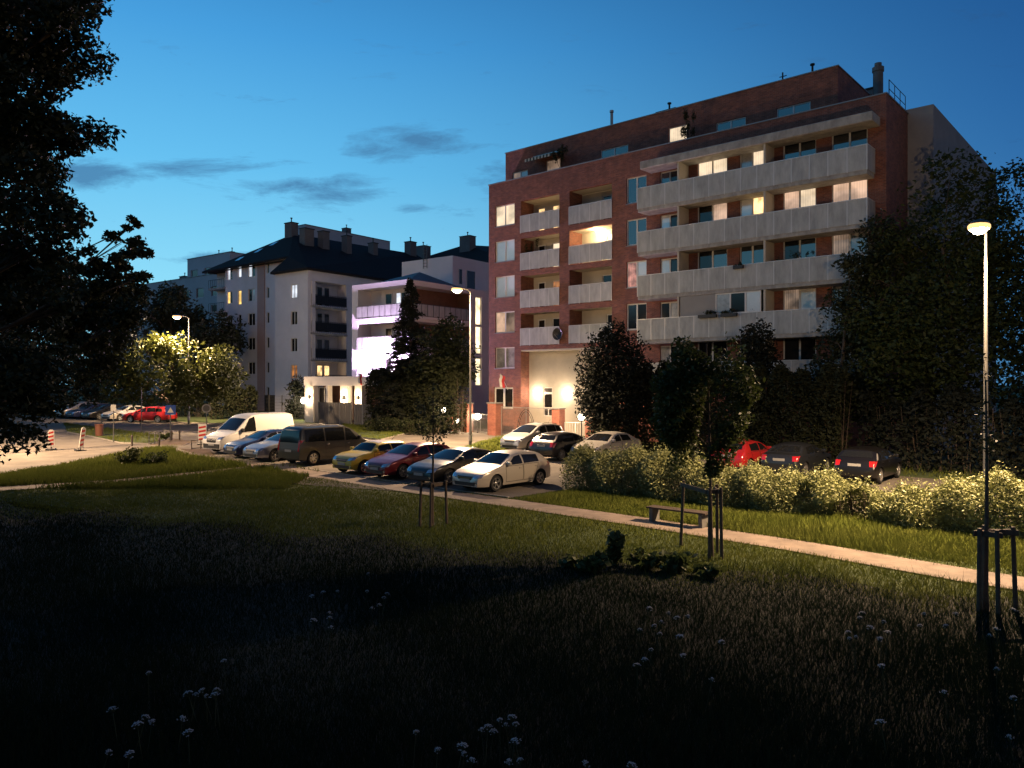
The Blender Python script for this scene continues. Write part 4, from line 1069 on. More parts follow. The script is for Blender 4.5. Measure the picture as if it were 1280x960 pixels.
    if pillar:
        a, b_ = P['rw'][0], P['side'][-1][1][1]
        for sgn in (1, -1):
            wrap(bvh, [(h - a + 0.10, sgn*1.2, zt(a) - 0.09), (h - a - 0.02, sgn*1.2, zt(a) - 0.10), (h - P['rw'][1] + 0.02, sgn*1.2, belt(a) + 0.02), (h - P['rw'][1] + 0.14, sgn*1.2, belt(a) + 0.02)], (0, -sgn, 0), 0.009, 4, 6).build('pillar', pillar, c, True, 60)
    if kind in ('minibus', 'estate', 'mpv'):
        for sgn in (1, -1):
            b = MB(); xa, xb = P['ws'][1] + 0.5, (P['rw'][0]) - 0.15; yy = sgn * W_/2 * (0.68 if boxy else 0.60)
            pts = []
            for i in range(9):
                x = xa + (xb - xa) * i / 8
                hit = bvh.ray_cast(Vector((h - x, yy, 5)), Vector((0, 0, -1)))
                pts.append((h - x, yy, hit[0].z + (0.05 if 0 < i < 8 else 0.0)))
            b.tube(pts, 0.018, 6); b.build('roof_rail', M['galv'], c, True)
    if kind == 'van':
        for zz, m_ in ((0.62, M['blackplastic']),):
            for sgn in (1, -1):
                wrap(bvh, [(h - 1.42, sgn*1.4, zz + .07), (h - 3.78, sgn*1.4, zz + .07), (h - 3.78, sgn*1.4, zz - .05), (h - 1.42, sgn*1.4, zz - .05)], (0, -sgn, 0), 0.012, 12, 2).build('side_moulding', m_, c, True, 60)
    tm, rm = wheel_meshes(P['r'], spokes)
    for xw in (P['xf'], P['xf'] + P['wb']):
        for sgn in (1, -1):
            wo = link('wheel', tm, c); wo.location = (h - xw, sgn * (W_/2 - 0.125), P['r']); wo.rotation_euler = (0, random.uniform(0, 1), 0 if sgn > 0 else math.pi)
            link('rim', rm, wo)
    b = MB(); b.tube([(-h + 0.75, 0.0, zt(L_ - 0.75)), (-h + 0.5, 0.0, zt(L_ - 0.75) + 0.22)], 0.008, 5)
    if not boxy and not simple: b.build('antenna', M['blackplastic'], c)
    return c

def at_wheel(kind, pos, heading, which, side):
    """car origin from one wheel's ground position; heading is the angle of the car's nose"""
    P = CARS[kind]; h = P['L'] / 2
    x = h - P['xf'] if which == 'front' else h - P['xf'] - P['wb']
    y = (P['W'] / 2 - 0.1) * (1 if side == 'left' else -1)
    c_, s_ = math.cos(heading), math.sin(heading)
    return (pos[0] - (x*c_ - y*s_), pos[1] - (x*s_ + y*c_))
def at_nose(kind, pos, heading, rear=False):
    h = CARS[kind]['L'] / 2 * (-1 if rear else 1)
    return (pos[0] - h*math.cos(heading), pos[1] - h*math.sin(heading))
HV = math.atan2(UC, US)            # heading away from the viewer, across the rows
HB = HV + math.pi                  # nose towards the footpath
g1 = 'cars parked in the front row beside the footpath'; g2 = 'cars parked in the second row'; g3 = 'cars parked along the far street'
PT = dict(silver=paint('paint_silver', (0.52, 0.47, 0.40), 0.45, 0.36), black=paint('paint_black', (0.006, 0.0055, 0.006), 0.0, 0.3), red=paint('paint_dark_red', (0.17, 0.015, 0.022), 0.3, 0.3),
          yellow=paint('paint_yellow', (0.50, 0.37, 0.04), 0.1, 0.35), white=paint('paint_white', (0.66, 0.64, 0.60), 0.0, 0.4), greyv=paint('paint_grey', (0.045, 0.042, 0.037), 0.3, 0.35),
          bluegrey=paint('paint_blue_grey', (0.25, 0.27, 0.32), 0.5, 0.34), navy=paint('paint_navy', (0.02, 0.03, 0.09), 0.35, 0.3), silver2=paint('paint_silver_grey', (0.40, 0.39, 0.38), 0.5, 0.34),
          red2=paint('paint_bright_red', (0.42, 0.02, 0.02), 0.1, 0.32), grey=paint('paint_dark_grey', (0.022, 0.024, 0.028), 0.3, 0.32), pearl=paint('paint_pale_silver', (0.50, 0.47, 0.42), 0.4, 0.36), rosy=paint('paint_roof_white', (0.62, 0.58, 0.58), 0.0, 0.35))
make_car('hatch', 'silver five-door hatchback nearest the shrub hedge in the front row', 'car', at_wheel('hatch', (-0.62, 29.7), HB, 'front', 'left'), HB - 0.02, PT['silver'], g1, grille_chrome=True)
make_car('coupe', 'glossy black sloping-roof hatchback parked between the silver hatchback and a dark red one', 'car', at_wheel('coupe', (-2.62, 31.4), HB, 'front', 'left'), HB + 0.015, PT['black'], g1, spokes=6)
make_car('hatch', 'dark red hatchback parked between the black hatchback and the yellow small car', 'car', at_wheel('hatch', (-4.75, 33.2), HB, 'front', 'left'), HB, PT['red'], g1, spokes=6)
make_car('mini', 'small boxy yellow car with pale roof beside the dark red hatchback', 'car', at_wheel('mini', (-6.75, 34.8), HB, 'front', 'left'), HB + 0.02, PT['yellow'], g1, roofm=PT['rosy'], simple=False)
make_car('minibus', 'dark grey passenger minibus with roof rails, its rear towards the footpath', 'minibus', at_wheel('minibus', (-9.95, 38.1), HV, 'rear', 'right'), HV + 0.04, PT['greyv'], g1, trim='chrome', spokes=7)
make_car('sedan', 'silver-blue saloon parked against the rear of the dark grey minibus', 'car', at_wheel('sedan', (-12.3, 39.7), HB, 'front', 'left'), HB + 0.02, PT['bluegrey'], g1)
make_car('hatch', 'navy blue hatchback squeezed between the white van and the silver-blue saloon', 'car', at_wheel('hatch', (-13.95, 41.3), HB, 'front', 'left'), HB, PT['navy'], g1)
make_car('van', 'white panel van with dark bumper at the far end of the front row', 'van', at_wheel('van', (-15.9, 43.6), HB, 'front', 'left'), HB + 0.12, PT['white'], g1, dark_lower=True, spokes=6)
make_car('mpv', 'silver people carrier facing the aisle by the brick gate pillars', 'car', at_nose('mpv', (-0.15, 44.2), HB), HB, PT['silver2'], g2)
make_car('hatch', 'black hatchback with its rear to the aisle beside the silver people carrier', 'car', at_wheel('hatch', (2.56, 40.0), HV, 'rear', 'right'), HV, PT['black'], g2, spokes=6)
make_car('sedan', 'pale silver saloon with nose behind the end of the shrub hedge', 'car', at_nose('sedan', (3.55, 39.4), HB), HB, PT['pearl'], g2)
def rear_right(kind, p): 
    q = (p[0] - UC*CARS[kind]['W']*0.47, p[1] + US*CARS[kind]['W']*0.47); return at_nose(kind, q, HV, True)
make_car('hatch', 'bright red hatchback half hidden behind the young staked tree', 'car', rear_right('hatch', (10.4, 34.6)), HV, PT['red2'], g2)
make_car('sedan', 'dark grey saloon between the bright red hatchback and a small black car', 'car', rear_right('sedan', (12.3, 33.1)), HV, PT['grey'], g2)
make_car('hatch', 'small black car with pale rear pillars and lit-up red tail lamps behind the hedge', 'car', rear_right('hatch', (14.75, 31.2)), HV, PT['black'], g2, pillar=PT['silver2'])
# the far street on the left
fd = R(8)
for kind, (px, py), lab, pm, rz in (('estate', (187, 528), 'bright red estate car parked along the far street under the lit tree', 'red2', R(172)),
    ('sedan', (160, 525.5), 'pale saloon parked behind the red estate on the far street', 'pearl', HB + .2), ('hatch', (133, 524), 'small dark car parked beside the pale saloon on the far street', 'black', HB + .2),
    ('estate', (115, 523), 'steel blue estate car under the dark trees on the far street', 'navy', HB + .2), ('mpv', (99, 522), 'silver people carrier under the dark trees on the far street', 'silver2', HB + .2), ('hatch', (84, 521), 'pale silver hatchback at the end of the far street row', 'silver', HB + .2)):
    make_car(kind, lab, 'car', G(px, py), rz, PT[pm], g3, simple=True)
# ------------------------------------------------------------------ foliage
def np_mesh(name, V, Fc, mats):
    me = bpy.data.meshes.new(name)
    V = np.ascontiguousarray(V, dtype=np.float32); Fc = np.ascontiguousarray(Fc, dtype=np.int32)
    n, k = Fc.shape
    me.vertices.add(len(V)); me.vertices.foreach_set('co', V.ravel())
    me.loops.add(n * k); me.loops.foreach_set('vertex_index', Fc.ravel())
    me.polygons.add(n); me.polygons.foreach_set('loop_start', np.arange(0, n * k, k, dtype=np.int32))
    if not isinstance(mats, (list, tuple)): mats = [mats]
    for m in mats: me.materials.append(m)
    me.update(calc_edges=True)
    return me

def unit(rng, n):
    d = rng.normal(size=(n, 3)); return d / np.linalg.norm(d, axis=1, keepdims=True)

def gaps(P, seed, freq=1.3):
    r = np.random.default_rng(seed); f = np.zeros(len(P))
    for k in range(7):
        d = unit(r, 1)[0] * freq * (0.6 + 0.35 * k); f += np.sin(P @ d + r.uniform(0, 6.28)) / (1 + 0.25 * k)
    return f

def leaf_mesh(name, C, size, m, seed=0, ratio=0.5, droop=0.0):
    rng = np.random.default_rng(seed + 77); n = len(C)
    a = unit(rng, n); a[:, 2] = a[:, 2] * 0.7 - droop; a /= np.linalg.norm(a, axis=1, keepdims=True)
    b = np.cross(a, unit(rng, n)); b /= np.linalg.norm(b, axis=1, keepdims=True) + 1e-9
    l = size * rng.uniform(0.5, 1.5, (n, 1)); w_ = l * ratio
    V = np.stack([C - a*l*0.5, C + b*w_*0.5 + a*l*0.05, C + a*l*0.5, C - b*w_*0.5 + a*l*0.05], axis=1).reshape(-1, 3)
    return np_mesh(name, V, np.arange(4 * n).reshape(-1, 4), m)

def clump_points(clumps, n, seed, shell=0.45, thr=-1.2, freq=1.3):
    """leaf positions in ellipsoid clumps (x, y, z, rx, ry, rz), denser near the skin"""
    rng = np.random.default_rng(seed); Cs = np.array(clumps, dtype=float)
    wt = (Cs[:, 3] * Cs[:, 4] * Cs[:, 5]) ** (2 / 3); wt /= wt.sum()
    idx = rng.choice(len(Cs), size=n, p=wt)
    d = unit(rng, n); rad = rng.uniform(0, 1, (n, 1)) ** shell
    # leaves sit on small sprays, which makes the outline ragged
    P = Cs[idx, :3] + d * rad * Cs[idx, 3:6] * (1 + 0.22 * np.sin(7 * d[:, :1] + idx[:, None]) * np.cos(6 * d[:, 2:3] + 2 * idx[:, None]))
    P += rng.normal(size=P.shape) * 0.05 * Cs[idx, 3:6]
    return P[gaps(P, seed, freq) > thr]

def tree(name, label, cat, base, clumps, n, leaf, lm, trunk_r=0.15, trunk_top=None, seed=0, group=None, thr=-1.2, freq=1.3, limbs=14, ratio=0.5, bark='bark', lean=(0, 0), shell=0.45):
    z0 = H(*base); t = thing(name, label, cat, (base[0], base[1], z0 - 0.02), 0, group)
    cl = [(c[0] - base[0], c[1] - base[1], c[2] - z0, c[3], c[4], c[5]) for c in clumps]
    P = clump_points(cl, n, seed, shell, thr, freq)
    P = P[P[:, 2] > 0.15]
    rng = random.Random(seed)
    zs = [c[2] for c in cl]; top = trunk_top or (max(zs) * 0.8)
    cx, cy_ = sum(c[0] for c in cl) / len(cl), sum(c[1] for c in cl) / len(cl)
    b = MB(); pts = []; rad = []
    for i in range(9):
        q = i / 8; pts.append((cx * q * q * 0.6 + 0.05 * math.sin(5*q + seed) * trunk_r * 6, cy_ * q * q * 0.6 + 0.05 * math.cos(4*q + seed) * trunk_r * 6, top * q)); rad.append(trunk_r * (1.25 if i == 0 else 1) * (1 - 0.72 * q))
    b.tube(pts, rad, 9)
    for c in rng.sample(cl, min(limbs, len(cl))):
        zt_ = max(0.25 * top, min(top * 0.97, c[2] - 0.55 * math.hypot(c[0], c[1]) - 0.3 * c[5]))
        q = zt_ / top; i = min(7, int(q * 8)); p = Vector(pts[i]).lerp(Vector(pts[i + 1]), q * 8 - i); e = Vector(c[:3]); r0 = trunk_r * (1 - 0.72 * q) * 0.5
        mid = p.lerp(e, 0.5) + Vector((0, 0, 0.12 * (e - p).length * rng.uniform(-0.3, 1)))
        b.tube([p, mid, e], [r0, r0 * 0.6, r0 * 0.18], 6)
        for _ in range(3):
            o = Vector((rng.uniform(-1, 1) * c[3], rng.uniform(-1, 1) * c[4], rng.uniform(-.6, 1) * c[5])) * 0.75
            b.tube([mid.lerp(e, 0.5), e + o * 0.5, e + o], [r0 * 0.35, r0 * 0.22, r0 * 0.06], 5)
    b.build('trunk', M[bark], t, True, 70)
    link('crown', leaf_mesh('crown', P, leaf, M[lm], seed, ratio), t)
    return t

def ell(c, R3, k, fr, seed, zmin=-9):
    """random clumps filling an ellipsoid crown"""
    r = random.Random(seed); out = []
    while len(out) < k:
        d = Vector((r.uniform(-1, 1), r.uniform(-1, 1), r.uniform(-1, 1)))
        if d.length > 1 or d.length < 0.2: continue
        s = fr * r.uniform(0.7, 1.25)
        out.append((c[0] + d.x * R3[0] * (1 - fr*.6), c[1] + d.y * R3[1] * (1 - fr*.6), c[2] + d.z * R3[2] * (1 - fr*.6), R3[0] * s, R3[1] * s, R3[2] * s * 0.8))
    return out
def pt(px, py, d): return ((px - 640) / F * d, d, EYE + (480 - py) / F * d)

# the big dark tree on the left: clumps follow its ragged edge
rg = random.Random(4); cl = []
edge = [(-150, 110), (-110, 150), (-70, 120), (-30, 138), (0, 142), (18, 122), (42, 118), (72, 146), (92, 96), (120, 80), (142, 86), (160, 148), (182, 106), (205, 80), (230, 72), (255, 96), (276, 112), (300, 100), (325, 88), (350, 95), (380, 100), (410, 96), (440, 92), (470, 84), (497, 70), (522, 66), (545, 50)]
for (py, ex) in edge:
    d = 17 + rg.uniform(-1.2, 1.5); rp = 26 if py < 300 else 30
    x = ex - rp * 0.8
    first = True
    while x > -150:
        p = pt(x + rg.uniform(-6, 6), py + rg.uniform(-8, 8), d)
        s = rp / F * d * (0.75 if first else 1.25)
        cl.append((*p, s * 1.25, s * 1.3, s * 0.72)); x -= rp * (1.1 if first else 1.5); d = 17 + rg.uniform(-1.8, 2.2); first = False
        if py > 500 and x < -40: break
tree('broadleaf_tree', 'tall dark broadleaf tree with ragged crown reaching above the picture beside the street', 'tree', (-15.0, 17.6), cl, 150000, 0.13, 'leaf_dark', 0.28, 11.5, 3, thr=-0.95, freq=2.6, limbs=26)
cl = []
for (py, x0, x1) in ((268, 160, 168), (285, 158, 176), (300, 130, 180), (320, 100, 185), (340, 90, 182), (362, 60, 176), (385, 40, 172), (405, 40, 160), (428, 20, 152), (450, 0, 140), (472, 0, 128), (490, -20, 110), (505, -20, 70)):
    x = x1 - (4 if py < 345 else 10)
    while x > x0:
        d = 31 + rg.uniform(-2, 3); s = (6 if py < 295 else 9 if py < 345 else 20) / F * d
        cl.append((*pt(x, py + rg.uniform(-8, 8), d), s * 1.2, s * 1.2, s * 0.8)); x -= (12 if py < 345 else 26)
tree('broadleaf_tree', 'slender dark tree with upright twigs just behind the big dark tree', 'tree', (-23.5, 31.5), cl, 40000, 0.20, 'leaf_dark', 0.2, 9.5, 8, thr=-0.9, freq=1.8, limbs=30)
# trees of the far left
tree('broadleaf_tree', 'spreading tree glowing yellow-green under the far street lamp', 'tree', G(217, 526), [(*pt(px, py, d), r*1.25, r*1.2, r*.85) for px, py, d, r in ((165, 462, 66, 2.0), (190, 446, 65, 2.2), (212, 440, 66, 2.0), (205, 468, 64, 2.3), (232, 470, 66, 1.9), (258, 468, 67, 2.2), (272, 450, 68, 1.6), (150, 480, 67, 1.7), (180, 484, 66, 2.0), (246, 488, 66, 1.8), (270, 484, 67, 1.6), (225, 486, 65, 1.8), (140, 462, 68, 1.4), (285, 470, 69, 1.4), (200, 430, 67, 1.2))], 17000, 0.34, 'leaf_lit', 0.2, 6.0, 12, thr=-0.9, freq=0.9)
for (px, py, d, Rx, Rz, n, lab) in ((215, 395, 92, 4.8, 5.2, 7000, 'dark rounded tree behind the lit tree and lamp post'), (270, 430, 90, 3.6, 4.6, 5000, 'dark tree between the lit tree and the pale hip-roofed block'), (120, 430, 88, 6.5, 6.5, 9000, 'broad dark tree over the far parked cars'), (40, 420, 86, 7.5, 7.5, 9000, 'widest dark tree above the end of the far parked row'), (250, 475, 95, 3.5, 3.2, 3500, 'low dark tree against the plinth of the pale block')):
    c = pt(px, py, d); tree('broadleaf_tree', lab, 'tree', (c[0], c[1]), ell(c, (Rx, Rx, Rz), 16, 0.42, px), n, 0.42, 'leaf_dark', 0.25, c[2], px, 'dark trees around the far street', freq=0.6)
# dark trees on the right
tree('broadleaf_tree', 'tall dark tree with knotted crown covering the right end of the brick block', 'tree', (22.6, 38.8),
     [(*pt(px, py, d), r*1.2, r*1.2, r*.9) for px, py, d, r in ((1188, 215, 40, 1.3), (1165, 255, 40, 1.6), (1205, 250, 40, 1.7), (1130, 300, 40, 1.7), (1175, 310, 39, 2.1), (1215, 300, 40, 1.9), (1110, 350, 39, 1.5), (1150, 365, 39, 2.1), (1200, 360, 38.5, 2.2), (1095, 400, 38.5, 1.5), (1130, 420, 38, 1.9), (1180, 425, 38, 2.2), (1225, 400, 39, 2.0), (1105, 450, 37.5, 1.4), (1150, 465, 37.5, 1.8), (1205, 470, 37.5, 1.9), (1160, 500, 38, 1.6), (1120, 490, 38.5, 1.4), (1118, 320, 40, 1.2), (1230, 340, 40, 1.8))], 30000, 0.24, 'leaf_mid', 0.27, 11, 21, 'tall dark trees at the right end of the car park', thr=-0.75, freq=1.5, limbs=18)
tree('broadleaf_tree', 'broad dark tree behind the nearest street lamp at the picture edge', 'tree', (28.5, 40.0),
     [(*pt(px, py, d), r*1.2, r*1.2, r*.9) for px, py, d, r in ((1265, 235, 41, 1.6), (1300, 240, 41, 2.4), (1250, 270, 41, 1.8), (1285, 290, 40, 2.2), (1255, 330, 40, 2.0), (1310, 330, 40, 2.5), (1270, 380, 39, 2.2), (1330, 390, 39, 2.5), (1255, 430, 39, 2.0), (1300, 440, 38, 2.3), (1270, 480, 38, 2.0), (1330, 480, 38, 2.2), (1240, 500, 39, 1.6), (1290, 520, 39, 1.6))], 24000, 0.24, 'leaf_mid', 0.3, 11, 22, 'tall dark trees at the right end of the car park', thr=-0.9, freq=1.3)
tree('broadleaf_tree', 'slim dark tree in front of the right-hand ends of the long balconies', 'tree', (16.8, 39.5),
     [(*pt(px, py, d), r, r, r*.9) for px, py, d, r in ((1065, 330, 40, 0.9), (1080, 360, 40, 1.1), (1055, 385, 40, 1.2), (1085, 410, 39.5, 1.3), (1045, 425, 40, 1.3), (1070, 450, 39.5, 1.5), (1035, 460, 40, 1.1), (1050, 490, 39.5, 1.5), (1085, 500, 39, 1.5), (1030, 510, 39.5, 1.2), (1095, 330, 40, 1.2), (1100, 290, 40.5, 1.1))], 13000, 0.22, 'leaf_dark', 0.16, 8.5, 23, thr=-1.1, freq=1.3)
tree('broadleaf_tree', 'dense dark round-headed tree hiding the right side of the lit passage', 'tree', (5.9, 45.5),
     [(*pt(px, py, d), r, r, r*.95) for px, py, d, r in ((768, 418, 45, .9), (755, 435, 45, 1.2), (785, 440, 45, 1.2), (745, 460, 45, 1.3), (775, 465, 44.5, 1.6), (800, 465, 45, 1.1), (742, 488, 45, 1.2), (765, 495, 44.5, 1.6), (795, 492, 45, 1.3), (735, 505, 45.2, .8), (812, 480, 45, .8), (748, 520, 45, 1.1), (780, 520, 45, 1.4))], 15000, 0.2, 'needle', 0.14, 4.6, 31, thr=-2.2, freq=1.6)
tree('broadleaf_tree', 'black ivy-covered column of a tree in front of the long balconies', 'tree', (13.4, 42.0),
     [(*pt(px, py, d), r, r, r*1.1) for px, py, d, r in ((945, 425, 42, 1.0), (955, 450, 42, 1.0), (940, 465, 42, 1.1), (955, 490, 42, 1.2), (935, 505, 42, 1.2), (950, 525, 42, 1.3))], 9000, 0.2, 'needle', 0.14, 5, 32, thr=-2.0)
tree('broadleaf_tree', 'dark bushy tree above the tall hedge beside the spruce', 'tree', (-5.6, 59.0),
     [(*pt(px, py, d), r, r, r*.9) for px, py, d, r in ((560, 415, 59, 1.4), (540, 430, 59, 1.6), (572, 440, 59, 1.5), (550, 455, 58.5, 1.9), (578, 465, 59, 1.3), (530, 460, 59, 1.4), (565, 470, 58.5, 1.5))], 9000, 0.26, 'leaf_dark', 0.16, 7, 33, thr=-1.8)
tree('broadleaf_tree', 'small dark conical shrub tree by the corner of the cream block', 'tree', G(372, 520), [(*pt(px, py, 76), r, r, r*1.2) for px, py, r in ((372, 480, .8), (370, 492, 1.1), (375, 505, 1.3), (366, 512, 1.2))], 3000, 0.3, 'needle', 0.1, 4, 35, thr=-2)

def spruce(label, base, top, r0, seed):
    z0 = H(*base); t = thing('spruce_tree', label, 'tree', (*base, z0))
    rng = random.Random(seed); b = MB(); b.tube([(0, 0, 0), (0, 0, top * 0.5), (0, 0, top)], [0.2, 0.11, 0.02], 8); C = []
    z = 1.6
    while z < top - 0.1:
        f = 1 - z / top; n = 6 + int(5 * f)
        for k in range(n):
            a = rng.uniform(0, 6.28); ln = r0 * (f ** 0.85) * rng.uniform(0.75, 1.15) + 0.12
            tip = Vector((math.cos(a) * ln, math.sin(a) * ln, z - 0.22 * ln + 0.08 * ln))
            b.tube([(0, 0, z), tip * 0.55 + Vector((0, 0, (z) * 0.45 - 0.03)), tip], [0.03, 0.02, 0.008], 4)
            m_ = int(22 + 60 * ln)
            for i in range(m_):
                q = rng.uniform(0.12, 1.0); c = Vector((0, 0, z)).lerp(tip, q); sp = 0.30 * (1 - q * 0.6) * min(1, ln)
                C.append((c.x + rng.gauss(0, sp * 0.5), c.y + rng.gauss(0, sp * 0.5), c.z + rng.gauss(-0.06, 0.09)))
        z += 0.30 + 0.10 * f
    b.build('trunk', M['bark'], t, True); link('crown', leaf_mesh('crown', np.array(C), 0.26, M['needle'], seed, 0.28, 0.25), t)
spruce('tall dark spruce in front of the floodlit white block', (-8.1, 61.2), 12.2, 3.3, 5)

# clipped and loose hedges
def hedge(label, P0, P1, thick, z1, n, leaf, lm, seed, rag=0.25, cat='hedge', name='hedge', zb=0.05, tuft=0.0, fill=0.0, prof=None):
    rng = np.random.default_rng(seed); P0, P1 = np.array(P0), np.array(P1); d = P1 - P0; L_ = np.linalg.norm(d); d /= L_; nn = np.array([-d[1], d[0]])
    base = (float(P0[0]), float(P0[1])); t = thing(name, label, cat, (*base, H(*base)))
    s = rng.uniform(0, L_, n)
    hgt = z1 * (1 + rag * 0.5 * np.sin(s * 1.9 + seed) * np.sin(s * 0.7 + 1) + rag * 0.35 * np.sin(s * 5.3))
    if prof: hgt = hgt * np.interp(s, [p[0] for p in prof], [p[1] for p in prof])
    face = rng.uniform(0, 1, n); top = face > 0.62
    u = np.where(top, rng.uniform(-1, 1, n), np.where(rng.uniform(0, 1, n) > 0.35, -1, 1) * rng.uniform(0.55, 1.05, n))
    z = np.where(top, hgt * rng.uniform(0.86, 1.04, n), hgt * rng.uniform(0.0, 1.0, n) ** 0.8)
    if fill:   # leaves right through the body of the hedge
        k = rng.uniform(0, 1, n) < fill; u = np.where(k, rng.uniform(-1, 1, n), u); z = np.where(k, hgt * rng.uniform(0, 1, n), z)
    bulge = 1 - 0.55 * np.clip((z / hgt - 0.62) / 0.38, 0, 1) ** 2
    if tuft: z = z + np.where(rng.uniform(0, 1, n) > 0.93, rng.uniform(0, tuft, n), 0) * (z > 0.8 * hgt)
    off = u * thick / 2 * bulge * (1 + 0.18 * np.sin(s * 3.1 + z * 2))
    P = np.stack([d[0]*s + nn[0]*off, d[1]*s + nn[1]*off, z + zb], axis=1) + rng.normal(size=(n, 3)) * 0.05
    P = P[gaps(P, seed, 2.2) > -1.9]
    P[:, 2] += np.array([H(0, base[1] + y) - H(*base) for y in P[:, 1]]) if abs(P1[1] - P0[1]) > 3 else 0
    b = MB(); r = random.Random(seed); k = int(L_ / 0.35)
    for i in range(k):
        q = (i + r.uniform(0.2, 0.8)) * L_ / k; x, y = d[0]*q, d[1]*q
        for _ in range(3):
            o = Vector((nn[0], nn[1])) * r.uniform(-.42, .42) * thick; g = r.uniform(-.3, .3)
            b.tube([(x + o.x*.3, y + o.y*.3, -0.1 + H(0, base[1] + y) - H(*base)), (x + o.x + d[0]*g, y + o.y + d[1]*g, z1 * 0.9)], [0.03, 0.008], 4)
    b.build('stems', M['bark'], t)
    link('foliage', leaf_mesh('foliage', P, leaf, M[lm], seed, 0.45 if lm != 'thuja' else 0.35), t)
    return t
hedge('loose pale-leaved shrub hedge glowing in the lamp light along the parking bays', UV(-18.4, 25.1), UV(9.0, 25.2), 2.0, 1.0, 290000, 0.083, 'leaf_hedge', 2, 0.30, tuft=0.35, fill=0.45, prof=((0, 1.25), (1, 1.5), (4, 1.45), (7, 1.2), (9, 1.08), (10.5, .95), (11.6, .8), (12.6, 1.0), (13.5, 1.3), (16, 1.3), (28, 1.3)))
hedge('tall dark clipped conifer hedge beside the brick entrance', (-11.4, 62.6), (-3.75, 57.3), 1.6, 4.5, 34000, 0.24, 'thuja', 6, 0.08)
hedge('tall dark conifer hedge behind the second row of cars', UV(-27.9, 39.9), UV(-12.5, 39.2), 1.6, 4.5, 50000, 0.25, 'thuja', 7, 0.16)
hedge('added dark shrub belt standing in for the shade under the tall trees at the right', UV(-12.0, 40.6), UV(14, 39.5), 2.4, 3.3, 34000, 0.24, 'needle', 9, 0.4)  # dark foliage added where there is only shade under the trees
hedge('low leafy bank of shrubs in front of the tall clipped hedge', (-11.0, 59.8), (-5.5, 56.0), 1.4, 0.9, 7000, 0.14, 'leaf_dark', 10, 0.35)
hedge('brownish dark hedge along the foot of the cream block', G(262, 524), G(322, 523.0), 1.6, 2.9, 5000, 0.26, 'thuja', 11, 0.2)
hedge('dark hedge along the far street behind the parked cars', G(40, 519), G(262, 521), 1.8, 2.2, 7000, 0.3, 'leaf_dark', 13, 0.3)

# young trees tied to stakes
def stakes(label, base, pts, h_, cross, lean=0.0):
    z0 = H(*base); t = thing('tree_stakes', label, 'tree support', (*base, z0))
    tops = []
    for (x, y) in pts:
        b = MB(); b.tube([(x, y, -0.05), (x * 0.9, y * 0.9, h_)], [0.042, 0.038], 8); b.build('stake', M['stake'], t, True); tops.append(Vector((x * 0.9, y * 0.9, h_ - 0.1)))
    for i, j in cross:
        a, c = tops[i], tops[j]; dd = (c - a).normalized() * 0.08; nrm = Vector((-dd.y, dd.x, 0)).normalized()
        a, c = a - dd, c + dd; b = MB()
        o = nrm * 0.055
        vs = [a + o - nrm*.012 + Vector((0, 0, -.05)), c + o - nrm*.012 + Vector((0, 0, -.05)), c + o + nrm*.012 + Vector((0, 0, -.05)), a + o + nrm*.012 + Vector((0, 0, -.05))]
        vs += [v + Vector((0, 0, .10)) for v in vs]
        b.add(vs, [(3, 2, 1, 0), (4, 5, 6, 7), (0, 1, 5, 4), (1, 2, 6, 5), (2, 3, 7, 6), (3, 0, 4, 7)]); b.build('crossbar', M['stake'], t)
    return t
bA = (4.86, 18.7)
tree('young_tree', 'young leafy tree tied to stakes beside the bench and footpath', 'tree', bA,
     [(*pt(px, py, d), r*1.25, r*1.25, r*1.1) for px, py, d, r in ((885, 425, 18.7, .38), (865, 440, 18.6, .42), (905, 445, 18.8, .42), (885, 460, 18.4, .5), (850, 475, 18.9, .45), (915, 475, 18.5, .5), (878, 490, 18.7, .6), (845, 505, 18.5, .45), (905, 510, 18.9, .55), (928, 490, 18.7, .35), (835, 480, 18.7, .35), (840, 525, 18.8, .4), (870, 530, 18.6, .6), (850, 540, 18.9, .45), (908, 540, 18.6, .4), (890, 560, 18.8, .5), (860, 570, 18.5, .35), (885, 585, 18.6, .26))], 24000, 0.115, 'leaf_mid', 0.045, 5.2, 41, 'young trees tied to stakes', thr=-0.9, freq=3.0, limbs=17)
stakes('four wooden stakes with crossbars around the young leafy tree by the bench', bA, [(-0.16, -0.42), (0.16, -0.32), (0.22, 0.30), (-0.50, 1.15)], 1.72, ((0, 1), (1, 2), (0, 3)))
bB = G(541, 657)
tree('young_tree', 'thin almost bare young tree with small twiggy crown in front of the black hatchback', 'tree', bB,
     [(*pt(px, py, 22.3 + dd), r, r, r) for px, py, dd, r in ((541, 500, 0, .22), (530, 515, .2, .25), (552, 515, -.2, .25), (541, 528, .1, .3), (525, 535, 0, .22), (556, 538, 0, .22), (535, 545, .2, .2), (549, 548, -.1, .18), (541, 480, 0, .15), (522, 505, 0, .15), (560, 500, 0, .15))], 420, 0.10, 'leaf_dark', 0.045, 4.0, 42, 'young trees tied to stakes', thr=-1.5, freq=3, limbs=11)
stakes('three wooden stakes with crossbars around the thin young tree on the lawn', bB, [(-0.36, -0.2), (-0.02, -0.38), (0.40, 0.22)], 1.32, ((0, 1), (1, 2), (0, 2)))
bC = G(1233, 765)
tree('young_tree', 'spindly young tree standing before the nearest lamp post', 'tree', bC,
     [(*pt(px, py, bC[1] + dd), r, r, r*1.3) for px, py, dd, r in ((1231, 470, 0, .10), (1233, 500, 0, .13), (1230, 530, .1, .16), (1234, 560, -.1, .14), (1230, 445, 0, .08), (1225, 515, .1, .12), (1238, 545, 0, .12))], 160, 0.085, 'leaf_dark', 0.05, 4.3, 43, 'young trees tied to stakes', thr=-1.5, freq=3, limbs=7)
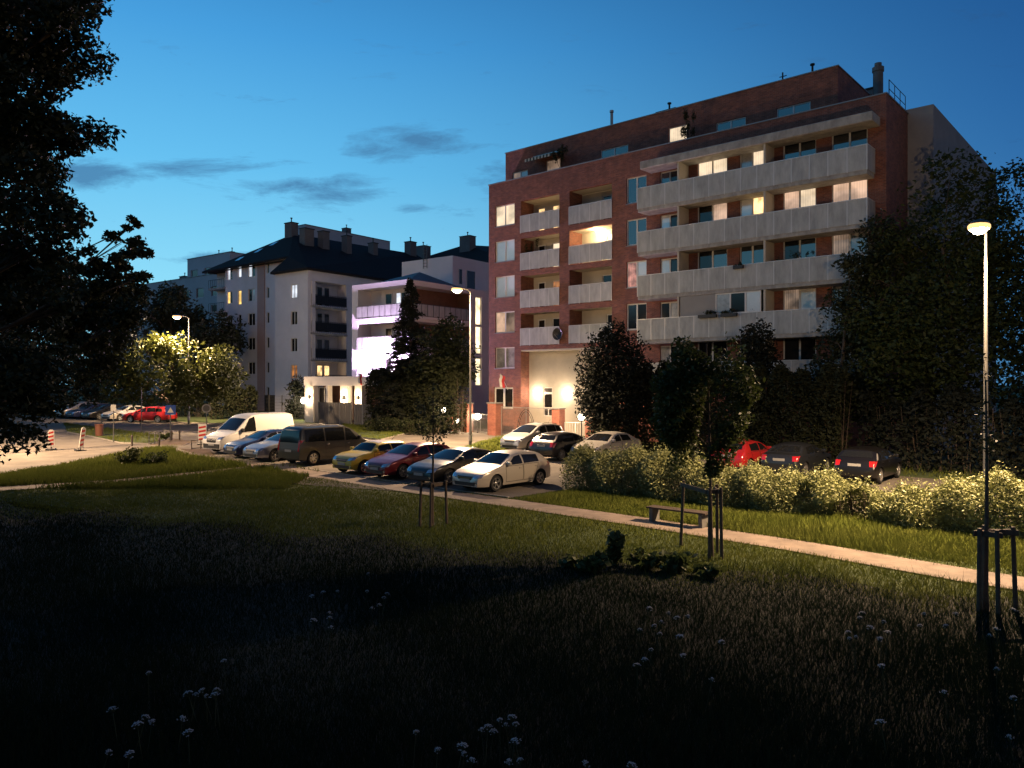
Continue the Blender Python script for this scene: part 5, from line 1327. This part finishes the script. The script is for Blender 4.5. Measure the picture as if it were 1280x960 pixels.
stakes('dark stakes and rails around the spindly young tree at the picture edge', bC, [(-0.17, -0.05), (0.06, -0.25), (0.62, 0.12), (0.14, 0.3)], 1.55, ((0, 1), (0, 2), (2, 3)))
# shrubs and weeds
def shrub(name, label, base, R3, n, leaf, lm, seed, cat='shrub', group=None, ratio=0.5):
    t = thing(name, label, cat, (*base, H(*base)), 0, group); r = random.Random(seed); b = MB(); cl = []
    for i in range(7):
        e = Vector((r.uniform(-1, 1) * R3[0] * .7, r.uniform(-1, 1) * R3[1] * .7, R3[2] * r.uniform(.55, 1.5))); b.tube([(0, 0, -.05), e * 0.5 + Vector((0, 0, .1)), e], [0.02, 0.014, 0.005], 4)
        cl.append((*e, R3[0] * .42, R3[1] * .42, R3[2] * .4)); cl.append((*(e * 0.55), R3[0] * .4, R3[1] * .4, R3[2] * .4))
    b.build('stems', M['stem'], t); P = clump_points(cl, n, seed, 0.5, -1.4, 4); P = P[P[:, 2] > 0.02]
    link('foliage', leaf_mesh('foliage', P, leaf, M[lm], seed, ratio), t)
shrub('shrub', 'yellow-green shrub on the grass island by the street junction', G(162, 582), (.75, .7, .5), 1500, 0.11, 'leaf_lit', 51)
shrub('shrub', 'darker shrub on the grass island close to the footpath', G(198, 582), (.7, .7, .42), 1400, 0.11, 'leaf_mid', 52)
shrub('shrub', 'tiny dark shrub at the foot of the pedestrian sign post', G(207, 550), (.5, .5, .3), 400, 0.15, 'leaf_mid', 53)
for i, (px, py, w_, h_, lab) in enumerate(((738, 716, .42, .42, 'clump of broad-leaved weeds left of the tallest weed'), (768, 708, .30, .85, 'tallest broad-leaved weed standing up before the footpath'), (808, 712, .48, .40, 'wide clump of broad-leaved weeds below the bench'), (848, 716, .42, .42, 'clump of broad-leaved weeds just left of the stakes'), (884, 722, .30, .26, 'low clump of broad-leaved weeds at the foot of the stakes'), (715, 710, .3, .25, 'smallest clump of weeds at the left end of the weed patch'))):
    shrub('weed_clump', lab, G(px, py), (w_, w_, h_ * .62), 330, 0.17, 'leaf_weed', 60 + i, 'weed', 'broad-leaved weeds in the meadow', 0.62)

# ------------------------------------------------------------------ grass
def blades(name, n, sampler, hgt, wid, seed, keep=None, gm='grass'):
    rng = np.random.default_rng(seed); x, y = sampler(rng, n)
    if keep is not None:
        k = keep(x, y); x, y = x[k], y[k]
    n = len(x)
    cl = gaps(np.stack([x, y, np.zeros(n)], axis=1), seed, 1.1)
    h_ = hgt * rng.uniform(0.45, 1.25, n) * (1 + 0.18 * cl) * (1.35 - 0.65 * np.clip((y - 9) / 9, 0, 1) if name == 'meadow_grass' else 1); w_ = wid * (0.6 + y / 18.0)
    a = rng.uniform(0, 2 * np.pi, n); lx, ly = rng.normal(0, .38, n) * h_, rng.normal(0, .38, n) * h_
    z0 = 0.016 * (np.clip(y, 30, 130) - 30)
    dx, dy = np.cos(a) * w_ / 2, np.sin(a) * w_ / 2
    V = np.stack([np.stack([x - dx, y - dy, z0], 1), np.stack([x + dx, y + dy, z0], 1), np.stack([x + lx, y + ly, z0 + h_], 1)], axis=1).reshape(-1, 3)
    o = link(name, np_mesh(name, V, np.arange(3 * n).reshape(-1, 3), M[gm])); o['kind'] = 'stuff'; return o
mp = np.array([UV(14, 18.4), UV(-3.5, 19.15), UV(-7.5, 19.75), UV(-12.3, 20.1), UV(-18, 20.25), UV(-25, 20.35), UV(-30, 20.45), UV(-37.5, 20.6), UV(-44, 20.85)])
bp_ = np.array(branch)
def dist_poly(x, y, pl):
    best = np.full(len(x), 1e9); sgn = np.zeros(len(x))
    for a, b in zip(pl[:-1], pl[1:]):
        d = b - a; L2 = (d ** 2).sum(); t = np.clip(((x - a[0]) * d[0] + (y - a[1]) * d[1]) / L2, 0, 1)
        ex, ey = x - a[0] - t * d[0], y - a[1] - t * d[1]; q = np.hypot(ex, ey); m_ = q < best; best[m_] = q[m_]; sgn[m_] = (d[0] * ey - d[1] * ex)[m_]
    return best, sgn
def inside(x, y, poly):
    c = np.zeros(len(x), bool); n = len(poly)
    for i in range(n):
        (x0_, y0_), (x1_, y1_) = poly[i], poly[(i + 1) % n]
        if y0_ == y1_: continue
        k = ((y0_ > y) != (y1_ > y)) & (x < (x1_ - x0_) * (y - y0_) / (y1_ - y0_) + x0_); c ^= k
    return c
def free(x, y):
    d1, _ = dist_poly(x, y, mp); d2, _ = dist_poly(x, y, bp_)
    j = np.random.default_rng(3).uniform(0, 1, len(x)) ** 3 * 0.22
    return (d1 > 0.67 - j) & (d2 > 0.62 - j) & ~inside(x, y, road_poly)
def near(rng, n):
    y = 6.5 + 27 * rng.uniform(0, 1, n) ** 1.25; return rng.uniform(-0.72, 0.72, n) * y, y
def edge_(x): return 19.2 - 0.42 * x + 0.5 * np.sin(x * 1.3) + 0.3 * np.sin(x * 3.1)  # edge of the lit ground, where the shade-coloured grass takes over
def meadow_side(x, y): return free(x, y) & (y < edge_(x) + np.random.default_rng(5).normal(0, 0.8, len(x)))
def lawn_side(x, y): return free(x, y) & (y > edge_(x) - 0.6 + np.random.default_rng(6).normal(0, 0.8, len(x)))
def near_lawn(rng, n):
    y = 12 + 21.5 * rng.uniform(0, 1, n); return rng.uniform(-0.72, 0.72, n) * y, y
blades('meadow_grass', 430000, near, 0.13, 0.010, 1, meadow_side, 'grass_shaded')
blades('lawn_grass', 380000, near_lawn, 0.085, 0.011, 5, lawn_side)
def tall(rng, n):
    y = 6.5 + 11 * rng.uniform(0, 1, n); return rng.uniform(-0.72, 0.72, n) * y, y
blades('tall_grass', 12000, tall, 0.36, 0.007, 2, meadow_side, 'grass_shaded')
def verge(rng, n):
    u = rng.uniform(-17.8, 8, n); v = rng.uniform(20.4, 24.6, n); return UC*u + US*v, -US*u + UC*v
blades('verge_grass', 80000, verge, 0.17, 0.013, 3, free)
def banks(rng, n):
    xs_, ys_ = [], []
    p = np.array([(-24, 30.5), (-9, 33), (-14, 40), (-20.5, 46), (-22, 43)]); lo, hi = p.min(0), p.max(0); x, y = rng.uniform(lo[0], hi[0], n * 2), rng.uniform(lo[1], hi[1], n * 2); m_ = free(x, y) & (x > -0.72 * y); xs_.append(x[m_]); ys_.append(y[m_])
    for poly, q in (([G(427, 531.5), G(560, 533), G(530, 539), G(498, 545), G(476, 551), G(440, 547)], .3), ([G(572, 567), G(583, 559), G(602, 553), G(645, 546.5), G(672, 552), G(655, 561), G(628, 567)], .2), ([G(80, 531), G(130, 536), G(212, 548), G(190, 556), G(150, 554.5), G(112, 546), G(84, 541)], .3), ([UV(-27.2, 37.6), UV(14, 37.3), UV(14, 43), UV(-27.2, 43)], .4)):
        p = np.array(poly); lo, hi = p.min(0), p.max(0); k = int(n * q); x, y = rng.uniform(lo[0], hi[0], k * 2), rng.uniform(lo[1], hi[1], k * 2); m_ = inside(x, y, poly); xs_.append(x[m_]); ys_.append(y[m_])
    return np.concatenate(xs_), np.concatenate(ys_)
bo = blades('bank_grass', 34000, banks, 0.24, 0.016, 4); bo.location.z = 0.03

# pots and climbers on the balconies of the brick block
def pot_plant(label, u, v, z, R3, n, seed, box=None, leaf=0.10):
    p = redloc(u, v, z); t = thing('potted_plant', label, 'potted plant', p, -R(41.15), 'plants on the balconies of the brick block')
    b = MB()
    if box: b.box(-box, box, -.1, .1, 0, .2); b.build('planter', M['blackplastic'], t)
    else: b.lathe([(0, 0), (.16, 0), (.2, .34), (.17, .34), (.15, .28), (0, .28)], 14); b.build('pot', M['bin'], t, True)
    r = random.Random(seed); cl = []; s = MB(); h0 = .18 if box else .28
    for i in range(8):
        e = Vector((r.uniform(-1, 1) * R3[0], r.uniform(-1, 1) * R3[1], h0 + r.uniform(.25, 1) * R3[2])); s.tube([(e.x * .4 if box else 0, 0, h0), e * .6 + Vector((0, 0, .1)), e], [.012, .008, .004], 4)
        cl.append((*e, max(.1, R3[0] * .3), max(.1, R3[1] * .4), max(.1, R3[2] * .25)))
    s.build('stems', M['stem'], t); link('foliage', leaf_mesh('foliage', clump_points(cl, n, seed, .5, -2, 3), leaf, M['leaf_dark'], seed), t)
pot_plant('bushy dark potted plant in the left loggia below the top one', 3.85, .62, 12.87, (.45, .3, 1.9), 1100, 71)
pot_plant('bushy dark terrace shrub in a pot beside the striped awning', 6.35, 1.1, 19.96, (.55, .35, 1.6), 1300, 78)
pot_plant('bushy dark terrace shrub in a pot beside the lit top-floor window', 17.0, 1.1, 19.96, (.6, .35, 1.75), 1400, 79)
pot_plant('climbing plant against the glazed screen of the low balcony', 22.0, -1.05, 7.15, (.75, .12, 2.0), 1500, 72)
pot_plant('row of leafy plants along a balcony railing, left of the tall tree crown', 24.3, -1.12, 10.3, (.9, .12, 1.2), 1100, 73, .9)
pot_plant('small dark plant hanging over the middle balcony railing beside the row of leafy plants', 25.9, -1.12, 10.5, (.4, .12, .9), 500, 74, .45)
pot_plant('dark planter box on the railing of the low balcony under the glazed screen', 19.6, -1.46, 8.25, (.55, .06, .22), 260, 75, .6)
pot_plant('second dark planter box on the low balcony railing, nearer the climbing plant', 21.0, -1.46, 8.25, (.45, .06, .22), 220, 76, .5)
pot_plant('tiny planter box on the balcony railing just above the glazed screen', 21.6, -1.46, 11.05, (.25, .06, .16), 120, 77, .3)

# white umbels in the meadow
fm = MB(); r = random.Random(9)
for i in range(30):
    a, q = r.uniform(0, 6.28), 0.058 * math.sqrt(r.uniform(0, 1)); x, y = q*math.cos(a), q*math.sin(a); z = r.uniform(-.008, .008) + .02 - q * q * 9
    s = r.uniform(.005, .010); fm.lathe([(0, z + .006), (s, z), (0, z - .006)], 6, (x, y, 0)); fm.tube([(x*.1, y*.1, -.05), (x*.7, y*.7, z*.4 - .012), (x, y, z)], .0016, 4, 1)
fm = fm.mesh('flower_head', [M['petal'], M['stem']], True)
sm = MB(); sm.tube([(0.03, 0.01, -0.46), (0.01, 0, -0.2), (0, 0, -0.03)], [.005, .004, .003], 5)
for i in range(7):
    a = i * .9; sm.tube([(0, 0, -0.05), (0.035*math.cos(a), 0.035*math.sin(a), -0.006)], .0018, 4)
sm = sm.mesh('stem', M['stem'])
FL_ = {
 'white umbel flower in the bright little clump low on the dark left of the meadow': ((235, 866), (245, 868), (252, 863), (258, 870), (268, 868), (271, 862), (280, 826), (186, 841)),
 'white umbel flower scattered at the bottom left corner of the dark meadow': ((190, 902), (172, 905), (235, 915), (228, 898), (182, 896), (140, 886), (162, 942), (136, 940)),
 'white umbel flower in the clump at the middle of the bottom edge of the meadow': ((602, 912), (610, 908), (617, 914), (625, 900), (632, 906), (640, 896), (580, 942), (578, 932), (547, 937), (520, 915), (644, 926), (650, 950), (645, 905), (590, 950), (636, 952)),
 'white umbel flower in the loose patch before the stakes of the thin young tree': ((390, 745), (412, 772), (465, 760), (480, 747), (459, 739), (460, 717), (422, 739), (392, 775), (474, 756), (484, 742), (404, 740), (412, 766), (414, 784)),
 'white umbel flower in the patch below the broad-leaved weeds': ((812, 760), (827, 777), (800, 787), (850, 795), (854, 819), (806, 824), (796, 831), (902, 802), (890, 849), (825, 792), (846, 772), (836, 766), (818, 782), (860, 770), (814, 812)),
 'white umbel flower in the wide band below the end of the footpath': ((1075, 772), (1105, 777), (1088, 784), (1155, 767), (1182, 782), (1070, 796), (1100, 798), (1237, 794), (1195, 767), (1267, 762), (1102, 832), (1060, 790), (1078, 766), (1110, 790), (1245, 786), (1150, 782), (1062, 798)),
 'white umbel flower alone in the black right foreground': ((1180, 865), (1100, 902), (1262, 921), (1267, 872), (790, 956), (732, 954), (1246, 836)),
}
first = None
for lab, ps in FL_.items():
    for (px, py) in ps:
        z = r.uniform(.40, .52); x, y = G(px, py, z)
        t = thing('wildflower', lab, 'wildflower', (x, y, z), r.uniform(0, 6.28), lab.replace('flower ', 'flowers ')); s = r.uniform(.6, 1.1); t.scale = (s, s, 1.0); t.rotation_euler = (r.uniform(-.25, .25), r.uniform(-.25, .25), t.rotation_euler[2])
        link('flower_head', fm, t); link('stem', sm, t)
# ------------------------------------------------------------------ street furniture
def lamp(label, base, h_, arm, watts, side=0.05):
    z0 = H(*base); t = thing('street_lamp', label, 'street lamp', (*base, z0), 0, 'street lamps around the car park')
    b = MB(); b.lathe([(0.10, -0.05), (0.10, 0.9), (0.075, 1.0), (0.065, 4), (0.038, h_)], 12); b.build('pole', M['galv'], t, True)
    b = MB(); b.lathe([(0.102, 0.35), (0.113, 0.352), (0.113, 0.75), (0.102, 0.752)], 12); b.build('access_door', M['greymetal'], t)
    a = Vector((-US, -UC, 0)); e = a * arm
    b = MB(); b.tube([(0, 0, h_ - 0.05), a * arm * .3 + Vector((0, 0, h_ + .08)), e + Vector((0, 0, h_ + .12))], [.035, .032, .028], 8); b.build('arm', M['galv'], t, True)
    rz = math.atan2(a.y, a.x)
    hd = link('lamp_head', None, t); bpy.data.objects.remove(hd)
    b = MB(); n = 16
    prof = [(0.0, 0.12), (0.25, 0.11), (0.75, 0.06), (1.0, 0.0), (0.96, -0.03)]
    vs = [(0.38 * q * math.cos(6.2832*j/n), 0.28 * q * math.sin(6.2832*j/n), z) for (q, z) in prof for j in range(n)]
    b.add(vs, [(i*n+j, i*n+(j+1) % n, (i+1)*n+(j+1) % n, (i+1)*n+j) for i in range(len(prof)-1) for j in range(n)])
    hd = b.build('lamp_head', M['galv'], t, True); hd.location = e + a * 0.22 + Vector((0, 0, h_ + .10)); hd.rotation_euler = (0, 0, rz)
    b = MB(); prof = [(0.95, -0.03), (0.97, -0.09), (0.86, -0.19), (0.62, -0.27), (0.3, -0.31), (0.0, -0.32)]
    vs = [(0.34 * q * math.cos(6.2832*j/n), 0.26 * q * math.sin(6.2832*j/n), z) for (q, z) in prof for j in range(n)]
    b.add(vs, [(i*n+j, i*n+(j+1) % n, (i+1)*n+(j+1) % n, (i+1)*n+j) for i in range(len(prof)-1) for j in range(n)])
    b.build('lens', M['lamp'], hd, True)
    b = MB(); prof = [(1.0, -0.025), (1.12, -0.06), (1.14, -0.12), (1.04, -0.17), (0.90, -0.175)]
    vs = [(0.345 * q * math.cos(6.2832*j/n), 0.265 * q * math.sin(6.2832*j/n), z) for (q, z) in prof for j in range(n)]
    b.add(vs, [(i*n+j, i*n+(j+1) % n, (i+1)*n+(j+1) % n, (i+1)*n+j) for i in range(len(prof)-1) for j in range(n)])
    b.build('halo_ring', M['lamphalo'], hd, True)  # glowing ring added around the lens as its warm halo
    light('lamp_light', (hd.location.x, hd.location.y, hd.location.z - 0.50), watts, (1.0, 0.67, 0.38), t, 0.12, 150)
    light('lamp_side_light', (hd.location.x, hd.location.y, hd.location.z - 0.50), watts * side, (1.0, 0.67, 0.38), t, 0.12)
lamp('street lamp on pole rising from the pale shrub hedge at right', UV(-4.55, 27.25), 8.85, 0.8, 20000, 0.10)
lamp('street lamp on the small lawn in front of the brick block', G(588, 558.5), 9.7, 0.95, 27000)
lamp('far street lamp above the glowing yellow-green tree', G(236, 530.5), 9.5, 0.85, 22000)
lamp('street lamp over the street junction, hidden behind the big dark tree', (-29.5, 43.0), 9.0, 0.95, 26000)

# brick gate pillars, gates, globes
def pillar(label, u, v, w_, h_, cap=True):
    x, y = UV(u, v) if not isinstance(u, tuple) else u
    t = thing('gate_pillar', label, 'pillar', (x, y, H(x, y)), -R(41.15), 'brick pillars of the entrance gates')
    b = MB(); b.box(-w_/2, w_/2, -w_/2, w_/2, -0.3, h_); b.build('shaft', M['brick_pillar'], t)
    b = MB(); b.box(-w_/2 - .05, w_/2 + .05, -w_/2 - .05, w_/2 + .05, h_ + .003, h_ + .07); b.build('cap', M['capmetal'], t)
    return t
def at_px(px, d): return ((px - 640) / F * d, d)
pA, pB, pC, pD, pE = at_px(619, 56.5), at_px(698, 51.0), at_px(566, 61), at_px(583.5, 59.5), at_px(738, 50.5)
pillar('thick brick gate pillar left of the double gate', pA, 0, .80, 2.35)
pillar('brick gate pillar right of the double gate, behind the black hatchback', pB, 0, .62, 2.2)
pillar('brick pillar half hidden by the bushy tree and a globe lamp', pC, 0, .7, 2.0)
pillar('brick pillar between the globe lamp and the lamp post', pD, 0, .7, 2.2)
pillar('short brick pillar at the end of the white railing', pE, 0, .5, 1.5)
def bars(label, a, b_, h_, arcs=True, m='greymetal', name='gate', cat='gate', step=0.13, mesh_=None):
    a, b_ = Vector(a), Vector(b_); d = b_ - a; L_ = d.length; t = thing(name, label, cat, (a.x, a.y, H(a.x, a.y)), math.atan2(d.y, d.x))
    dz = H(b_.x, b_.y) - H(a.x, a.y)
    q = MB()
    for zz in (0.12, h_ - .03): q.box(0, L_, -.02, .02, zz - .02, zz + .02)
    for xx in (0, L_ / 2, L_ - .04): q.box(xx, xx + .04, -.021, .021, 0.05, h_)
    q.build('frame', M[m], t)
    q = MB(); n = int(L_ / step)
    for i in range(1, n): q.box(L_*i/n - .007, L_*i/n + .007, -.007, .007, .14, h_ - .05)
    q.build('bars', M[m], t)
    if arcs:
        q = MB()
        for s in (0.0, 0.16):
            q.tube([(L_*0.5 + (1.0 - s) * math.cos(k*.1571) * 1.05, 0, .2 + (h_ - .35 - s) * math.sin(k*.1571)) for k in range(0, 21)], .022, 6)
        q.build('arch', M['darkmetal'], t)
    return t
bars('tall double gate of thin bars with arched ornament between brick pillars', (pA[0] + .45, pA[1] - .3), (pB[0] - .35, pB[1] + .3), 2.15)
bars('low white railing between the brick pillar and the short pillar', (pB[0] + .4, pB[1] - .1), (pE[0] - .3, pE[1] + .1), 1.35, False, 'signwhite', 'railing', 'railing', 0.17)
bars('narrow gate of bars between the brick pillar and the corner of the brick block', (pD[0] + .4, pD[1] - .2), (pA[0] - .45, pA[1] + .2), 1.5, False)
def globe(label, x, y, h_, r_, watts, m='lampwhite'):
    t = thing('globe_lamp', label, 'lamp', (x, y, H(x, y)), 0, 'globe lamps at the entrances')
    q = MB(); q.lathe([(.06, -.05), (.05, .06), (.035, .1), (.035, h_ - r_)], 10); q.build('post', M['darkmetal'], t)
    q = MB(); q.lathe([(r_ * math.sin(math.pi*k/10), h_ - r_ * math.cos(math.pi*k/10)) for k in range(11)], 16); g = q.build('globe', M[m], t, True); g.visible_shadow = True
    light('globe_light', (-US * (r_ + .12), -UC * (r_ + .12), h_ + .05), watts, (1.0, 0.76, 0.48), t, 0.08)
x, y = at_px(571, 60.5); globe('white globe lamp between two brick pillars left of the lamp post', x, y, .85, .20, 130)
x, y = at_px(597, 58.8); globe('bright globe lamp beside the thick brick gate pillar', x, y, 1.25, .24, 200)
x, y = at_px(727, 49.8); globe('bright globe lamp behind the white railing', x, y, 1.75, .22, 160)
x, y = at_px(555, 58.2); globe('small globe lamp glowing at the end of the tall clipped hedge', x, y, 1.75, .20, 90)
x, y = at_px(380, 74); globe('bright globe lamp by the fence left of the entrance building', x, y, 1.9, .3, 500)
qx, qy = at_px(380, 76.5); t = thing('garden_wall', 'short white garden wall glaring in the globe lamp light by the fence', 'wall', (qx, qy, H(qx, qy)), A_ROT)
q = MB(); q.box(-.9, .9, 0, .2, -.2, 2.2); q.build('wall', M['white_render'], t); q = MB(); q.box(-.95, .95, -.05, .25, 2.203, 2.27); q.build('coping', M['concrete'], t)

# fences by the entrance building
def fence(label, a, b_, h_, posts, panel, mpost='greymetal', see=False):
    a, b_ = Vector(a), Vector(b_); d = b_ - a; L_ = d.length; t = thing('fence', label, 'fence', (a.x, a.y, H(a.x, a.y) - .1), math.atan2(d.y, d.x))
    for i in range(posts + 1):
        q = MB(); q.box(L_*i/posts - .03, L_*i/posts + .03, -.03, .03, -.2, h_ + .08); q.build('post', M[mpost], t)
    for i in range(posts):
        x0_, x1_ = L_*i/posts + .04, L_*(i+1)/posts - .04; q = MB()
        if see:
            for zz in np.linspace(.1, h_, 8): q.box(x0_, x1_, -.006, .006, zz - .006, zz + .006)
            n = int((x1_ - x0_) / .12)
            for k in range(n + 1): q.box(x0_ + (x1_-x0_)*k/n - .004, x0_ + (x1_-x0_)*k/n + .004, .007, .015, .05, h_)
        else:
            n = max(1, int((x1_ - x0_) / .22))
            for k in range(n): q.box(x0_ + (x1_-x0_)*k/n + .012, x0_ + (x1_-x0_)*(k+1)/n - .012, -.012, .012, .05, h_)
        q.build('panel', M[panel], t)
    return t
fence('grey board fence in front of the lit entrance building', at_px(398, 69.0), at_px(439, 66.2), 2.05, 3, 'fencegrey')
fence('grey gate panel of boards between lit pillars of the entrance building', at_px(443, 66.0), at_px(464, 64.8), 2.0, 2, 'fencegrey')
fence('thin wire mesh fence before the cream block', at_px(306, 80), at_px(386, 74), 2.3, 5, 'galv', 'galv', True)

# flags
def flag(label, base, rz, tilt, ln, cols):
    t = thing('flag', label, 'flag', base, rz)
    q = MB(); e = Vector((0, -math.sin(tilt) * ln, math.cos(tilt) * ln)); q.tube([(0, 0, 0), e], .02, 6); q.build('flag_pole', M['signwhite'], t)
    q = MB(); n = 10; 
    for c_ in range(2):
        for i in range(n):
            def P(i_, w_): 
                s_ = e * (1 - .0) ; return (math.sin(i_ * .9) * .05 + w_ * .34 - .15, e.y * (0.95 - .25 * w_) + math.sin(i_*1.3)*.03, e.z - .05 - .95 * i_ / n - .12 * w_)
            q.quad(P(i, c_*.5), P(i, c_*.5 + .5), P(i+1, c_*.5 + .5), P(i+1, c_*.5), c_)
    q.build('flag_cloth', [M['flagwhite'], M['flagred']], t, True)
flag('white and red flag hanging from a slanted pole on the brick corner', redloc(2.05, -.03, 3.75), -R(41.15), R(35), 1.5, 0)
fx = at_px(454, 66.8); flag('white and red flag hanging before the lit entrance building', (fx[0], fx[1], 3.9), A_ROT, R(20), 1.4, 0)

# bench
bx = G(848, 656); t = thing('park_bench', 'backless park bench with concrete ends before the pale shrub hedge', 'bench', (bx[0], bx[1], H(*bx)), -R(41.15))
for s in (-.82, .82):
    q = MB(); q.box(s - .06, s + .06, -.22, .22, -.05, .42); bevelled(q.build('leg', M['benchcon'], t), .012, 1)
q = MB()
for k in range(4): q.box(-.98, .98, -.225 + .115*k, -.225 + .10 + .115*k, .424, .47)
q.build('seat', M['wood'], t)

# litter bin, bollards, sign posts and striped boards of the street junction
bb = G(124, 546.5); t = thing('litter_bin', 'rust-brown litter bin on the far grass island', 'litter bin', (*bb, H(*bb)))
q = MB(); q.lathe([(.0, 0.02), (.24, .02), (.28, .85), (.31, .86), (.31, .93), (.25, .93), (.23, .3), (0, .3)], 16); q.build('barrel', M['bin'], t, True)
q = MB(); q.box(-.03, .03, .26, .32, 0, 1.1); q.build('post', M['darkmetal'], t)
bol = None
for i, (px, py, lab) in enumerate(((165, 558, 'dark bollard standing nearest the litter bin at the soil bed'), (199, 562, 'dark bollard in front of the soil bed beside the footpath crossing'), (214.5, 551.5, 'dark bollard by the foot of the pedestrian sign post'), (224.5, 551, 'dark bollard right of the pedestrian sign post'))):
    p = G(px, py)
    if bol is None:
        bol = thing('bollard', lab, 'bollard', (*p, H(*p)), 0, 'dark bollards at the footpath crossing')
        q = MB(); q.lathe([(.06, -.05), (.055, .55), (.075, .56), (.075, .66), (.05, .70), (0, .72)], 10); q.build('shaft', M['bollard'], bol, True)
    else:
        c_ = copy_tree(bol); c_.location = (*p, H(*p)); c_['label'] = lab
p, p2 = G(239, 563), G(262, 561)
bars('low dark barrier rail between the striped board and the soil bed', p, p2, .62, False, 'bollard', 'barrier', 'barrier', 5.0)
p, p2 = G(186, 556), G(200, 556.5)
bars('low pale barrier rail at the edge of the soil bed', p, p2, .75, False, 'galv', 'barrier', 'barrier', 5.0)
def sign(label, px, py, top_py, kind, rz=0.0, lean=0.0):
    b_ = G(px, py); z0 = H(*b_); h_ = EYE + (480 - top_py) / F * b_[1] - z0
    t = thing('road_sign', label, 'road sign', (*b_, z0), rz); t.rotation_euler = (0, lean, rz)
    q = MB(); q.tube([(0, 0, -.05), (0, 0, h_)], .035, 8); q.build('post', M['galv'], t)
    if kind == 'round':
        q = MB(); q.lathe([(0, -.05), (.30, -.05), (.30, -.03), (0, -.03)], 20, (0, 0, h_ - .3), 'y'); p_ = q.build('sign_plate', M['galv'], t)
        q = MB(); q.lathe([(.22, -.054), (.30, -.054)], 20, (0, 0, h_ - .3), 'y'); q.build('sign_rim', M['greymetal'], p_)
    elif kind == 'square':
        q = MB(); q.box(-.32, .32, -.06, -.04, h_ - .66, h_ - .02); p_ = q.build('sign_plate', M['signblue'], t)
        q = MB(); q.add([(-.2, -.064, h_ - .52), (.2, -.064, h_ - .52), (0, -.064, h_ - .16)], [(0, 1, 2)]); q.build('sign_triangle', M['signwhite'], p_)
    elif kind == 'small':
        q = MB(); q.box(-.16, .16, -.06, -.04, h_ - .45, h_ - .05); q.build('sign_plate', M['greymetal'], t)
    return t
sign('grey post with the back of a round sign beside the striped board and white van', 258, 549, 505, 'round', .3)
sign('post with blue pedestrian crossing sign in front of the red estate', 213, 552, 506, 'square', .5)
sign('slim post with small grey plate on the grass island', 142, 553, 505, 'small', .2)
sign('tall thin bare post rising before the red estate', 177, 541, 484, 'plain')
def board(label, px, py, top_py, wd, lean=0.0, rz=0.0, stripes=True, rounded=False):
    b_ = G(px, py); z0 = H(*b_); h_ = EYE + (480 - top_py) / F * b_[1] - z0; w_ = wd / F * b_[1]
    t = thing('traffic_board', label, 'traffic board', (*b_, z0), rz); t.rotation_euler = (0, lean, rz)
    q = MB(); q.box(-.28, .28, -.2, .2, 0.0, .10); bevelled(q.build('foot', M['blackplastic'], t), .02, 1)
    zb = .22; ht = h_ - zb; q = MB()
    out_ = [(-w_/2, zb), (w_/2, zb)] + ([(w_/2 * math.cos(a), h_ - w_/2 + w_/2 * math.sin(a)) for a in np.linspace(0, math.pi, 9)] if rounded else [(w_/2, h_), (-w_/2, h_)])
    n = len(out_); vs = [(x_, -.035, z_) for x_, z_ in out_] + [(x_, .0, z_) for x_, z_ in out_]
    q.add(vs, [tuple(range(n)), tuple(range(2*n - 1, n - 1, -1))] + [(i, n + i, n + (i+1) % n, (i+1) % n) for i in range(n)]); p_ = q.build('sign_plate', M['signwhite'], t)
    q = MB()
    if stripes:
        k = 4; sh = ht * .9 / k
        for i in range(k):
            z_ = zb + .06 + i * sh; m_ = min(sh * .5, .2)
            q.quad((-w_/2 + .03, -.039, z_), (w_/2 - .03, -.039, z_ + m_ * .6), (w_/2 - .03, -.039, min(z_ + m_ * 1.6, h_ - .05)), (-w_/2 + .03, -.039, z_ + m_))
        q.build('stripes', M['signred'], p_)
    q = MB(); q.box(-.03, .03, .003, .045, .08, h_ - .1); q.build('post', M['galv'], t)
board('red and white striped traffic board in front of the white van', 253, 556, 530, 9.5, 0, .2)
board('rounded red and white traffic board beside the dark tree at the junction', 64, 563, 537, 7, 0, .3, True, True)
board('leaning white traffic board between the junction and the grass island', 100.5, 564, 534, 5.5, .14, 1.0, True, True)
